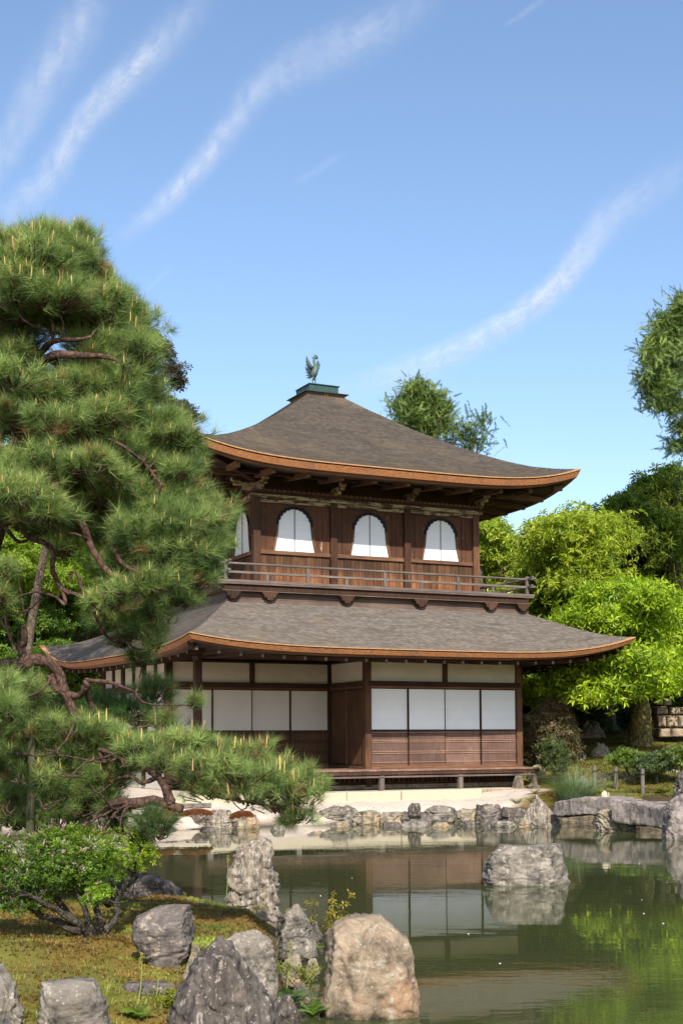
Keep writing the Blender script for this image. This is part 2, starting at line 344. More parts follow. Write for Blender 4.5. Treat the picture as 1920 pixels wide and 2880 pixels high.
# ------------------------------------------------------------------ ground and pond
def inpoly(X, Y, P):
    r = np.zeros(X.shape, bool); n = len(P)
    for i in range(n):
        x1, y1 = P[i]; x2, y2 = P[(i+1) % n]
        c = ((y1 > Y) != (y2 > Y)); xi = (x2-x1)*(Y-y1)/((y2-y1) if y2 != y1 else 1e-9)+x1
        r ^= c & (X < xi)
    return r
def dpoly(X, Y, P):
    d = np.full(X.shape, 1e9); n = len(P)
    for i in range(n):
        ax, ay = P[i]; bx, by = P[(i+1) % n]; L = (bx-ax)**2+(by-ay)**2+1e-12
        t = np.clip(((X-ax)*(bx-ax)+(Y-ay)*(by-ay))/L, 0, 1); d = np.minimum(d, np.hypot(X-ax-t*(bx-ax), Y-ay-t*(by-ay)))
    return d
POND = [(-14, -6.5), (-9, -4.6), (-5, -3.5), (-1.6, -3.35), (.3, -3.25), (2.2, -3.5), (4.0, -3.55), (5.0, -4.2), (6.5, -5.2), (7.1, -7.2), (7.7, -9.3), (9.0, -10.3), (12, -12), (14, -18), (10, -26), (2, -31), (-4, -29), (-7.4, -24.5), (-7.25, -21.6),
        (-7.0, -20.2), (-6.3, -18.9), (-5.7, -17.6), (-5.05, -16.1), (-5.5, -15.6), (-5.6, -14.4), (-5.9, -12.6), (-6.2, -11), (-7.5, -10.2), (-10, -10.4), (-16, -12)]
_rd = (at(1800, 2076, 1)-CAM); _rd = _rd[:2]/np.linalg.norm(_rd[:2])
def sstep(a, b, x): t = np.clip((x-a)/(b-a), 0, 1); return t*t*(3-2*t)
def hfun(X, Y):
    X = np.asarray(X, float); Y = np.asarray(Y, float)
    dl = dpoly(X, Y, POND); ins = inpoly(X, Y, POND); sd = np.where(ins, -dl, dl)
    base = np.full(X.shape, -.47)
    # strip of gravel in front of the granite step lies lower
    base = np.where(Y < -1.0, -.47-.17*sstep(-1.0, -2.2, Y)*sstep(7.0, 5.6, X), base)
    base = base-.16*sstep(1.3, .1, sd)*(Y > -6)*(X < 8)
    isl = sstep(-11, -13.5, Y+0*X)*sstep(6, -2, X)
    nn = fbm(np.c_[X.ravel()*.8, Y.ravel()*.8, X.ravel()*0], 3).reshape(X.shape)
    nm_ = fbm(np.c_[X.ravel()*2.3, Y.ravel()*2.3, X.ravel()*0+4], 3).reshape(X.shape)
    base = base*(1-isl)+(-.80+.16*sstep(.3, 2.2, sd)+.04*nn+.035*nm_)*isl
    s = (X-7.3)*_rd[0]+(Y+4.5)*_rd[1]
    right = sstep(8.6, 10.5, X+.25*(Y+4))
    rise = np.clip(s-1.0, 0, 40)*.125*right
    base = base+np.minimum(rise, 3.2)+np.clip(Y-22, 0, 60)*.10+right*.05*nn
    edge = sstep(0, .35, sd)
    h = np.where(sd > 0, -1.02+(base+1.02)*edge, -1.02-np.minimum(.6, -sd*.8))
    return h
def hz(x, y): return float(hfun(np.array([x]), np.array([y]))[0])
def axis(a, b, st, far):
    c = list(np.arange(a, b+st/2, st)); g = st; v = b
    while v < far: g *= 1.35; v += g; c.append(v)
    g = st; v = a; pre = []
    while v > -far: g *= 1.35; v -= g; pre.append(v)
    return np.array(pre[::-1]+c)
gx = axis(-14, 22, .2, 4000); gy = axis(-30, 14, .2, 4000)
GX, GY = np.meshgrid(gx, gy); GZ = hfun(GX, GY)
far = np.hypot(GX, GY) > 400; GZ[far] = 5
V = np.c_[GX.ravel(), GY.ravel(), GZ.ravel()]
nx_, ny_ = len(gx), len(gy); ii = (np.arange(ny_-1)[:, None]*nx_+np.arange(nx_-1)[None]).ravel()
F = np.c_[ii, ii+1, ii+nx_+1, ii+nx_]
nz = fbm(np.c_[GX.ravel()*.9, GY.ravel()*.9, 0*GX.ravel()], 4)
grav = np.array([.56, .48, .41]); mossc = np.array([.19, .13, .032]); moss2 = np.array([.15, .15, .032]); soil = np.array([.10, .07, .045]); dirt_shade = np.array([.06, .045, .028])
w_g = (sstep(7.9, 7.2, GX+np.clip(-(GY+2.3), 0, 9)*1.3).ravel()*sstep(-12, -9, GY).ravel())
w_g = w_g*(sstep(26, 12, GY).ravel())
mm = mossc[None]*(1-sstep(-.2, .5, nz))[:, None]+moss2[None]*sstep(-.2, .5, nz)[:, None]
mm = mm*(1-sstep(.35, .8, -nz))[:, None]+soil[None]*sstep(.35, .8, -nz)[:, None]
Cg = mm*(1-w_g[:, None])+grav[None]*w_g[:, None]
sdp = np.where(inpoly(GX, GY, POND), -1, 1)*dpoly(GX, GY, POND)
Cg = np.where((sdp.ravel() < np.where((GX.ravel() > 5.2) & (GX.ravel() < 12), .55, .12))[:, None], dirt_shade[None]*1.2, Cg)  # shore dirt, widened at right to paint shade under the bridge
link('ground', npmesh('ground', V, F, col=Cg, sm=True), M_ground, kind='structure')
wx = np.array([-40, 30.]); 
link('pond_water', npmesh('pond_water', [(-17, -32, -1), (16, -32, -1), (16, -2.5, -1), (-17, -2.5, -1)], [(0, 1, 2, 3)]), M_water, kind='structure')
# ------------------------------------------------------------------ contrails high in the sky
def contrail_mat():
    m, n, l, p = mat('thin ice cloud'); p.inputs['Base Color'].default_value = (.9, .92, .95, 1); p.inputs['Roughness'].default_value = 1
    p.inputs['Specular IOR Level'].default_value = 0
    uv = n.new('ShaderNodeUVMap'); uv.uv_map = 'UVMap'; a = n.new('ShaderNodeAttribute'); a.attribute_name = 'Col'
    sp = n.new('ShaderNodeSeparateXYZ'); l.new(uv.outputs[0], sp.inputs[0])
    mp = n.new('ShaderNodeMapping'); mp.inputs['Scale'].default_value = (1.0, 2.2, 1); l.new(uv.outputs[0], mp.inputs['Vector'])
    f = noise(n, l, mp.outputs[0], 2.2, 7, .58, .5)
    mp2 = n.new('ShaderNodeMapping'); mp2.inputs['Scale'].default_value = (1.2, .5, 1); l.new(uv.outputs[0], mp2.inputs['Vector'])
    g = noise(n, l, mp2.outputs[0], 3, 3, .5)
    # density falls off from the trail's axis (v = 0..1 across)
    pr = n.new('ShaderNodeMath'); pr.operation = 'PINGPONG'; pr.inputs[1].default_value = .5; l.new(sp.outputs[1], pr.inputs[0])
    ax = ramp(n, l, pr.outputs[0], [(.0, (0, 0, 0)), (.15, (.06, .06, .06)), (.32, (.45, .45, .45)), (.5, (1, 1, 1))])
    def mul(x, y):
        q = n.new('ShaderNodeMath'); q.operation = 'MULTIPLY'; q.use_clamp = True
        for i, z in enumerate((x, y)):
            if isinstance(z, float): q.inputs[i].default_value = z
            else: l.new(z, q.inputs[i])
        return q.outputs[0]
    d = mul(ax, ramp(n, l, f, [(.22, (0, 0, 0)), (.68, (1, 1, 1))])); d = mul(d, ramp(n, l, g, [(.2, (.55, .55, .55)), (.6, (1, 1, 1))]))
    d = mul(d, a.outputs['Fac'])
    t = n.new('ShaderNodeBsdfTransparent'); tr = n.new('ShaderNodeBsdfTranslucent'); tr.inputs[0].default_value = (.9, .93, .97, 1)
    m1 = n.new('ShaderNodeMixShader'); m1.inputs[0].default_value = .5; l.new(p.outputs[0], m1.inputs[1]); l.new(tr.outputs[0], m1.inputs[2])
    m2 = n.new('ShaderNodeMixShader'); l.new(d, m2.inputs[0]); l.new(t.outputs[0], m2.inputs[1]); l.new(m1.outputs[0], m2.inputs[2])
    l.new(m2.outputs[0], n['Material Output'].inputs[0]); return m
M_con = contrail_mat()
def contrail(pts, label, alt=7000):
    """pts: (px, py, half width px, density)"""
    P = spline([(a*1.2245, b*1.2245, w*1.2245, d) for a, b, w, d in pts], 10); n = len(P); P[:, 3] = np.clip(P[:, 3], 0, 2)*np.clip(np.minimum(np.arange(n), n-1-np.arange(n))/(n*.22), 0, 1)
    c2 = P[:, :2]; tg = np.gradient(c2, axis=0); tg /= np.linalg.norm(tg, axis=1)[:, None]; nr = np.c_[-tg[:, 1], tg[:, 0]]
    V = []; UV = []; C = []; K = 9
    cum = np.r_[0, np.cumsum(np.linalg.norm(np.diff(c2, axis=0), axis=1))]/100.
    for lay in (1, -1):                                     # upper and lower skin of a lens-shaped tube of ice cloud
        for i in range(n):
            mid = atz(*c2[i], alt); wid = np.linalg.norm(atz(*(c2[i]+nr[i]*P[i, 2]), alt)-mid)
            for k in range(K):
                s = k/(K-1)*2-1; q = c2[i]+nr[i]*P[i, 2]*s; w = atz(q[0], q[1], alt)
                w[2] += lay*wid*.10*math.sqrt(max(0, 1-s*s)); V.append(w); UV.append((cum[i], (s+1)/2)); C.append([min(1, P[i, 3]*(.62 if max(P[:, 2]) > 30 else .22))]*3)
    F = [(o+i*K+k, o+i*K+k+1, o+(i+1)*K+k+1, o+(i+1)*K+k) for o in (0, n*K) for i in range(n-1) for k in range(K-1)]
    me = npmesh('contrail', V, F, col=C, uv=UV, sm=True)
    return link('contrail', me, M_con, label=label, cat='contrail', group='white vapour trails across the blue sky')
contrail([(230, -60, 95, .55), (180, 60, 90, .55), (110, 170, 85, .5), (60, 260, 75, .5), (10, 360, 60, .45), (-40, 450, 55, .4)], 'widest and faintest white trail at the far left of the sky')
contrail([(500, -40, 75, .6), (390, 80, 70, .7), (300, 170, 62, .8), (230, 235, 58, .9), (170, 310, 55, .8), (110, 410, 60, .6), (20, 490, 60, .45), (-40, 530, 50, .4)], 'puffy white trail running down to the top of the pine at left')
contrail([(1050, -60, 80, .3), (930, 30, 80, .5), (820, 90, 85, .45), (680, 150, 80, .45), (600, 200, 60, .5), (530, 290, 50, .6), (470, 370, 46, .8), (390, 455, 42, .8), (320, 515, 36, .75), (240, 575, 30, .6)], 'long slanting trail from the top centre down to the pine crown')
contrail([(1640, 340, 70, .3), (1540, 410, 70, .4), (1400, 500, 62, .5), (1310, 620, 48, 1.1), (1240, 690, 44, 1.15), (1150, 750, 42, 1.0), (1040, 810, 44, .85), (920, 858, 44, .7), (800, 895, 36, .5), (700, 925, 30, .3)], 'curved trail rising from behind the roof ornament to the right edge')
contrail([(1260, -10, 14, .5), (1210, 25, 14, .5), (1150, 65, 10, .4)], 'short thin trail near the top right of the sky')
contrail([(800, 345, 14, .3), (730, 390, 18, .4), (650, 435, 12, .25)], 'short faint wisp in the middle of the sky')
contrail([(400, 610, 12, .4), (360, 645, 12, .5), (325, 680, 8, .4)], 'small faint wisp just right of the pine crown')
# ------------------------------------------------------------------ pavilion
PV = empty('temple_pavilion', (4.1, 3.5, -.47), label='two storey wooden temple pavilion with curved shingled roofs beside the pond', cat='pavilion')
def hip_roof(nm, cor, top, zmid, ztop, prof, rise, pw, ncourse, nseg, mat_, th=.012, tile=.03):
    """cor: 4 eave corners (x, y) counter clockwise from front left; top: 4; prof: [(t, z) of the hips without rise]"""
    tt = np.array([p[0] for p in prof]); zz = np.array([p[1] for p in prof])
    zm = lambda t: np.interp(t, tt, zz)
    Vs = []; UVs = []; Fs = []; eaves = []
    for k in range(4):
        A, B = np.array(cor[k], float), np.array(cor[(k+1) % 4], float); TA, TB = np.array(top[k], float), np.array(top[(k+1) % 4], float)
        rA, rB = rise[k], rise[(k+1) % 4]; L = np.linalg.norm(B-A)
        s = np.sin(np.linspace(-1, 1, nseg+1)*math.pi/2)*.55+np.linspace(-1, 1, nseg+1)*.45; u = (s+1)/2
        def pt(t, dz):
            E_ = A[None]+(B-A)[None]*u[:, None]; T_ = TA[None]+(TB-TA)[None]*u[:, None]; P_ = E_*(1-t)+T_*t
            r = np.where(s < 0, rA, rB)*np.abs(s)**pw*(1-t)**2
            return np.c_[P_, zm(t)+r+dz]
        rows = []; uvr = []
        for i in range(ncourse):
            t0, t1 = i/ncourse, (i+1)/ncourse
            rows += [pt(t0, th), pt(t1, 0)]; uvr += [(i+.08), (i+.92)]
        n0 = len(Vs) and sum(len(v) for v in Vs)
        R_ = np.concatenate(rows); Vs.append(R_)
        for i, vv in enumerate(uvr):
            x = (R_[i*(nseg+1):(i+1)*(nseg+1)][:, :2]-A).dot((B-A)/L); UVs.append(np.c_[x+k*31, np.full(nseg+1, vv)])
        m = nseg+1
        for i in range(len(rows)-1):
            a = n0+i*m+np.arange(nseg); Fs.append(np.c_[a, a+1, a+m+1, a+m])
        eaves.append(pt(0, th))
    # sloping courses and the small risers between them
    me = npmesh(nm, np.concatenate(Vs), np.concatenate(Fs), uv=np.concatenate(UVs))
    rf = link(nm, me, mat_, PV)
    return rf, eaves
def offs(E, k, cor, d, dz):
    """offset an eave line inwards in plan, mitred at the corners"""
    A, B = np.array(cor[k], float), np.array(cor[(k+1) % 4], float); C = np.mean(np.array(cor, float), axis=0)
    P = E.copy(); t = (B-A)/np.linalg.norm(B-A); nrm = np.array([-t[1], t[0]]); L = np.linalg.norm(B-A)
    x = (P[:, :2]-A).dot(t); x2 = d+(x/L)*(L-2*d); P[:, :2] = A+t*x2[:, None]+nrm*d; P[:, 2] += dz; return P
def strip(name, rows, mat_, parent=None, close=False, **k):
    n = len(rows[0]); V = np.concatenate(rows); F = []
    m = len(rows)
    for i in range(m if close else m-1):
        a = i*n+np.arange(n-1); b = ((i+1) % m)*n+np.arange(n-1); F.append(np.c_[a, a+1, b+1, b])
    return link(name, npmesh(name, V, np.concatenate(F)), mat_, parent, **k)
def eave_edges(E4, cor, lip, gap, band, under, inner_rect, zin, rafter_step, rw, rh, rmat, rf, tip_drop=.0, raft_in=.35, raftname='rafter', dropz=0):
    for k in range(4):
        E = E4[k]
        strip('shingle_edge', [offs(E, k, cor, -.012, .004), offs(E, k, cor, -.012, -lip), offs(E, k, cor, .08, -lip), offs(E, k, cor, .08, .004)], M_lip, rf, close=True)
        strip('eave_gap', [offs(E, k, cor, .06, -lip-.001), offs(E, k, cor, .06, -lip-gap)], M_blackframe, rf)  # black strip paints in the shade of the recess below the lip
        z0 = -lip-gap
        strip('eave_board', [offs(E, k, cor, .004, z0), offs(E, k, cor, .055, z0-band), offs(E, k, cor, .18, z0-band-.004), offs(E, k, cor, .18, z0)], M_fascia, rf, close=True)
        z1 = z0-band
        strip('eave_batten', [offs(E, k, cor, .11, z1-.006), offs(E, k, cor, .13, z1-under), offs(E, k, cor, .25, z1-under), offs(E, k, cor, .25, z1-.006)], WD_rail, rf, close=True)
        # soffit boarding between eave and wall
        outer = offs(E, k, cor, .22, z1-under*.55); IA, IB = np.array(inner_rect[k], float), np.array(inner_rect[(k+1) % 4], float)
        u = np.linspace(0, 1, len(E)); A, B = np.array(cor[k], float), np.array(cor[(k+1) % 4], float)
        uu = (E[:, :2]-A).dot(B-A)/((B-A).dot(B-A)); inner = np.c_[IA+(IB-IA)*uu[:, None], np.full(len(E), zin)]
        strip('soffit', [outer, inner], WD_soff, rf)
        # rafters, each a timber of its own
        L = np.linalg.norm(B-A); nr = int(L/rafter_step)
        if k in (0, 1, 3):
            T = (B-A)/L; Nn = np.array([-T[1], T[0]])
            for i in range(nr+1):
                x = (i+.5)*L/(nr+1); base = A+T*x
                din = abs(np.dot(IA-A, Nn)); dd = min(din, min(x, L-x)*din/abs(np.dot(IA-A, T))) if min(x, L-x) < abs(np.dot(IA-A, T)) else din
                if dd < .5: continue
                zo = np.interp(x/L, uu, E[:, 2])+z1-under*.55
                fr = lambda q: zo+(zin-zo)*min(1, q/din)
                p0 = base+Nn*raft_in; p1 = base+Nn*dd
                rr2 = MB().bar((p0[0], p0[1], fr(raft_in)-rh/2-.004-dropz), (p1[0], p1[1], fr(dd)-rh/2-.004), rw, rh).build(raftname, rmat, rf)
                if dropz: MB().bar((p0[0]-Nn[0]*.006, p0[1]-Nn[1]*.006, fr(raft_in)-rh/2-.004-dropz), (p0[0], p0[1], fr(raft_in)-rh/2-.004-dropz), rw*.8, rh*.8).build('rafter_end', WD_greyz, rf)
# --- upper roof
UX0, UX1, UY0, UY1 = 1.575, 7.345, .485, 6.255
upc = [(-.62, -1.05), (9.38, -1.05), (9.38, 7.80), (-.62, 7.80)]
upt = [(3.96, 2.87), (4.96, 2.87), (4.96, 3.87), (3.96, 3.87)]
zh = [(0, 7.16), (.1, 7.20), (.2, 7.29), (.3, 7.45), (.4, 7.65), (.5, 7.88), (.6, 8.13), (.7, 8.40), (.8, 8.70), (.9, 9.0), (1, 9.33)]
zmid = [(t, z-.42*(1-t)**2) for t, z in zh]
roof_up, E_up = hip_roof('roof', upc, upt, 0, 0, zmid, [.42]*4, 4.3, 84, 48, M_sh_up, .014)
tag(roof_up, label='upper pyramid roof of dark wooden shingles')
inr = [(UX0-.02, UY0-.02), (UX1+.02, UY0-.02), (UX1+.02, UY1+.02), (UX0-.02, UY1+.02)]
eave_edges(E_up, upc, .020, .030, .135, .06, inr, 6.68, .86, .10, .12, WD_raft, roof_up, raft_in=.28)
# hip rafters running out to the corners, with end caps
for k, (c, w) in enumerate(zip(upc, inr)):
    c = np.array(c); w = np.array(w); d = (c-w)/np.linalg.norm(c-w); e = c-d*.42
    MB().bar((w[0], w[1], 6.56), (e[0], e[1], 6.90), .17, .18).build('hip_rafter', WD_black, roof_up)
    e2 = c-d*.62; e3 = c-d*.36
    MB().bar((e2[0], e2[1], 6.885), (e3[0], e3[1], 6.915), .14, .13).bar((e2[0], e2[1], 6.965), (c-d*.32)[:2].tolist()+[6.995], .19, .025).build('hip_rafter_end', WD_greyz, roof_up)
# dark upper frieze between head beam and soffit, with bracket arms
fr = MB()
for (x0, x1, y0, y1) in ((UX0+.12, UX1-.12, UY0+.10, UY0+.16), (UX0+.12, UX1-.12, UY1-.16, UY1-.10), (UX0+.10, UX0+.16, UY0+.16, UY1-.16), (UX1-.16, UX1-.10, UY0+.16, UY1-.16)):
    fr.box(x0, x1, y0, y1, 6.25, 6.75)
fr.build('frieze_wall', WD_black, PV)
for x in np.linspace(UX0, UX1, 4):
    br = MB().box(x-.05, x+.05, UY0-.55, UY0+.1, 6.38, 6.48).box(x-.045, x+.045, UY0-.35, UY0+.1, 6.30, 6.38).box(x-.08, x+.08, UY0-.60, UY0-.46, 6.48, 6.56)
    br.build('bracket_arm', WD_beam, PV, bevel=.01)
for y in np.linspace(UY0, UY1, 4):
    MB().box(UX0-.55, UX0+.1, y-.05, y+.05, 6.38, 6.48).box(UX0-.35, UX0+.1, y-.045, y+.045, 6.30, 6.38).box(UX0-.60, UX0-.46, y-.08, y+.08, 6.48, 6.56).build('bracket_arm', WD_beam, PV, bevel=.01)
# purlin carried by the bracket arms
MB().box(UX0-.62, UX1+.62, UY0-.59, UY0-.47, 6.565, 6.62).build('purlin', WD_black, PV); MB().box(UX0-.59, UX0-.47, UY0-.46, UY1+.6, 6.565, 6.62).build('purlin', WD_black, PV)
# --- ridge cap box
xc, yc = 4.46, 3.37
rb = MB(); z0 = 9.24
for (h0, h1, r0, r1) in ((9.24, 9.38, .47, .55),):
    rb.add([(xc+sx*r, yc+sy*r, z) for z, r in ((h0, r0), (h1, r1)) for sx, sy in ((-1, -1), (1, -1), (1, 1), (-1, 1))], [(3, 2, 1, 0), (4, 5, 6, 7), (0, 1, 5, 4), (1, 2, 6, 5), (2, 3, 7, 6), (3, 0, 4, 7)])
rb.build('roof_cap_collar', simple('brown copper collar', (.12, .075, .045), .7, 20, .4), PV)
box('roof_cap_ledge', xc-.60, xc+.60, yc-.60, yc+.60, 9.381, 9.405, simple('dark cap edge', (.03, .03, .035), .4), PV)
cap = box('roof_cap_box', xc-.40, xc+.40, yc-.40, yc+.40, 9.406, 9.615, M_copper, PV, label='dark green copper box on the roof peak')
box('cap_lid', xc-.43, xc+.43, yc-.43, yc+.43, 9.616, 9.640, M_copper, cap)
for i in (-1, 1):
    box('cap_seam', xc-.408, xc-.401, yc-.012+i*.13, yc+.012+i*.13, 9.41, 9.61, M_copper, cap); box('cap_seam', xc-.415, xc-.4, yc+i*.39-.012, yc+i*.39+.012, 9.41, 9.61, M_copper, cap)
for i in range(10):
    a = i*math.pi*2/10
MB().tube([(xc-.02+.04*math.cos(a), yc-.56, 9.335+.045*math.sin(a)) for a in np.linspace(0, 2*math.pi, 13)], .011, 6, False).build('cap_ring', simple('rusty iron ring', (.22, .09, .03), .8), PV)
# --- upper storey
UP = PV
pw = .085
ux = [UX0, 3.50, 5.44, UX1]
for i, x in enumerate(ux):
    box('upper_post', x-pw, x+pw, UY0-.06, UY0+.10, 4.08, 6.14, WD_post if i in (0, 3) else WD_board, UP, .008)
for y in (2.40, 4.33, UY1):
    box('upper_post', UX0-.06, UX0+.10, y-pw, y+pw, 4.08, 6.14, WD_board, UP, .008); box('upper_post', UX1-.10, UX1+.06, y-pw, y+pw, 4.08, 6.14, WD_board, UP, .008)
# katomado (bell shaped) window outline: half width against height
KAT = [(.500, 0), (.466, .15), (.438, .30), (.420, .44), (.408, .58), (.398, .70), (.362, .722), (.352, .79), (.305, .815), (.290, .875), (.228, .895), (.206, .940), (.130, .950), (.104, .978), (.045, .976), (0, 1.0)]
def kat(cx, z, h, s=1, grow=0, sq=1):
    R_ = [(a*s+grow*(1 if b > .05 else .9), b*h+(grow*1.0 if b > .62 else grow*b)) for a, b in KAT]
    return [(cx+a, z+b) for a, b in R_]+[(cx-a, z+b) for a, b in R_[-2::-1]]
def ring(outl, inl, y0, y1, ax='y'):
    """frame between two outlines with equal point counts, open at the sill"""
    n = len(outl); mk = (lambda p, t: (p[0], t, p[1])) if ax == 'y' else (lambda p, t: (t, p[0], p[1]))
    v = [mk(p, y0) for p in outl]+[mk(p, y0) for p in inl]+[mk(p, y1) for p in outl]+[mk(p, y1) for p in inl]; f = []
    for i in range(n-1):
        f += [(i, i+1, n+i+1, n+i), (2*n+i, 3*n+i, 3*n+i+1, 2*n+i+1), (i, 2*n+i, 2*n+i+1, i+1), (n+i, n+i+1, 3*n+i+1, 3*n+i)]
    f += [(0, n, 3*n, 2*n), (n-1, 3*n-1, 4*n-1, 2*n-1)]
    return MB().add(v, f)
def wall_with_hole(x0, x1, z0, z1, outl, y0, y1, ax='y'):
    """board wall pieces around a bell window, one per side plus the piece above"""
    L = []; n = len(outl); half = n//2
    mk = lambda p, t: (p[0], t, p[1]) if ax == 'y' else (t, p[0], p[1])
    def piece(poly):
        return MB().prism(poly, y0, y1, ax)
    return piece([(x1, z0)]+[(x1, z1)]+[(outl[half][0], z1)]+outl[half::-1]), piece([(x0, z1), (x0, z0)]+outl[:half-1:-1]+[(outl[half][0], z1)])
def upper_bay(a, b, fixed, ax, lab=None):
    cx = (a+b)/2; zs = 4.975; zt = 6.10; h = .99
    sgn = 1
    def B(nm, u0, u1, t0, t1, z0, z1, m, par=UP, bevel=.004, **k):
        # t measured inwards from the wall face
        if ax == 'y': return box(nm, u0, u1, fixed+t0, fixed+t1, z0, z1, m, par, bevel, **k)
        return box(nm, fixed+t0, fixed+t1, u0, u1, z0, z1, m, par, bevel, **k)
    # wainscot: upright boards, each its own piece
    nb = 9; w = (b-a-2*pw)/nb
    for i in range(nb):
        u = a+pw+i*w
        B('wainscot_board', u+.004, u+w-.004, .03+random.uniform(0, .008), .06, 4.10, 4.875, WD_wains)
    B('wainscot_backing', a+pw, b-pw, .065, .09, 4.08, 4.90, WD_black)
    B('sill_rail', a+pw+.001, b-pw-.001, -.015, .07, 4.878, 4.965, WD_rail)
    # wall boards around the window
    o1 = kat(cx, zs, h, 1, .022)
    m1, m2 = wall_with_hole(a+pw, b-pw, 4.966, zt, o1, fixed+.04, fixed+.07, ax)
    m1.build('wall_panel', WD_board, UP); m2.build('wall_panel', WD_board, UP)
    for du in (-.72, -.56, .58, .70):
        B('panel_batten', cx+du-.012, cx+du+.012, .03, .045, 4.97, zt, WD_board, bevel=0)
    win = empty('window', (cx, fixed, 5.5) if ax == 'y' else (fixed, cx, 5.5)); win.parent = UP; win.matrix_parent_inverse = parent_inv(UP)
    def sub(nm, mb, m): 
        o = link(nm, mb.mesh(nm), m); o.parent = win; o.matrix_parent_inverse = Matrix.Translation(win.location).inverted(); return o
    ol, il = kat(cx, zs, h, 1, .048), kat(cx, zs, h, 1, 0)
    sub('window_frame', ring(ol[4:-4], il[4:-4], fixed+.012, fixed+.05, ax), M_blackframe)
    for sl_ in (slice(0, 5), slice(-5, None)): sub('frame_foot', ring(ol[sl_], il[sl_], fixed+.014, fixed+.049, ax), WD_rail)
    ol2, il2 = kat(cx, zs, h, 1, .012), kat(cx, zs, h, 1, -.02)
    for sg in (-1, 1):
        q = [p for p in kat(cx, zs, h, 1, -.004) if (p[0]-cx)*sg >= -1e-6]
        if sg > 0: q = q+[(cx+.0065, zs)]; q[-2] = (cx+.0065, q[-2][1])
        else: q = [(cx-.0065, q[0][1])]+q[1:]+[(cx-.0065, zs)]
        sub('window_paper', MB().prism(q, fixed+.050, fixed+.056, ax), M_paper)
        for zz_ in (.25, .5, .74):
            wd = np.interp(zz_, [k[1] for k in KAT], [k[0] for k in KAT])-.01
            xs = (cx+.008, cx+wd) if sg > 0 else (cx-wd, cx-.008)
            mb = MB().box(xs[0], xs[1], fixed+.0475, fixed+.0495, zs+zz_*h, zs+zz_*h+.006) if ax == 'y' else MB().box(fixed+.0475, fixed+.0495, xs[0], xs[1], zs+zz_*h, zs+zz_*h+.006)
            sub('paper_seam', mb, M_lat)
    sub('mullion', MB().box(cx-.006, cx+.006, fixed+.035, fixed+.058, zs, zs+h-.01) if ax == 'y' else MB().box(fixed+.035, fixed+.058, cx-.006, cx+.006, zs, zs+h-.01), M_blackframe)
for i in range(3): upper_bay(ux[i], ux[i+1], UY0, 'y')
ys = [UY0, 2.40, 4.33, UY1]
for i in range(3): upper_bay(ys[i], ys[i+1], UX0, 'x')
for i in range(3):   # plain right and rear walls out of sight
    box('wall_panel', UX1-.05, UX1-.02, ys[i]+pw, ys[i+1]-pw, 4.10, 6.1, WD_board, UP); box('wall_panel', ux[i]+pw, ux[i+1]-pw, UY1-.05, UY1-.02, 4.1, 6.1, WD_board, UP)
# head beams and the row of round rafter ends on top of them
hb = lambda *a: box('head_beam', *a, WD_beam, UP, .01)
hb(UX0-.16, UX1+.16, UY0-.10, UY0+.08, 6.141, 6.225); hb(UX0-.16, UX1+.16, UY1-.08, UY1+.10, 6.141, 6.225)
hb(UX0-.10, UX0+.08, UY0+.081, UY1-.081, 6.141, 6.225); hb(UX1-.08, UX1+.10, UY0+.081, UY1-.081, 6.141, 6.225)
box('frieze_board', UX0+.05, UX1-.05, UY0-.02, UY0+.02, 6.05, 6.14, WD_beam, UP)
box('cornice_strip', UX0-.14, UX1+.14, UY0-.12, UY0+.04, 6.227, 6.285, WD_dark, UP); box('cornice_strip', UX0-.12, UX0+.04, UY0+.041, UY1, 6.227, 6.285, WD_dark, UP)
sc = MB().add([(r*math.cos(a), y, r*math.sin(a)) for y in (0, .30) for r in (.055,) for a in np.linspace(0, math.pi, 8)], [tuple(range(8)), tuple(range(15, 7, -1))]+[(i, 8+i, 9+i, i+1) for i in range(7)]+[(7, 15, 8, 0)]).mesh('round_batten')
sc.materials.append(WD_rail)
for i in range(50):
    x = UX0-.10+i*(UX1-UX0+.2)/49
    o = bpy.data.objects.new('round_batten', sc); COL.objects.link(o); o.parent = PV; o.location = (x-PV.location[0], UY0-.14-PV.location[1], 6.286-PV.location[2])
for i in range(20):
    y = UY0-.05+i*.30
    o = bpy.data.objects.new('round_batten', sc); COL.objects.link(o); o.parent = PV; o.rotation_euler = (0, 0, -math.pi/2); o.location = (UX0-.14-PV.location[0], y-PV.location[1], 6.286-PV.location[2])
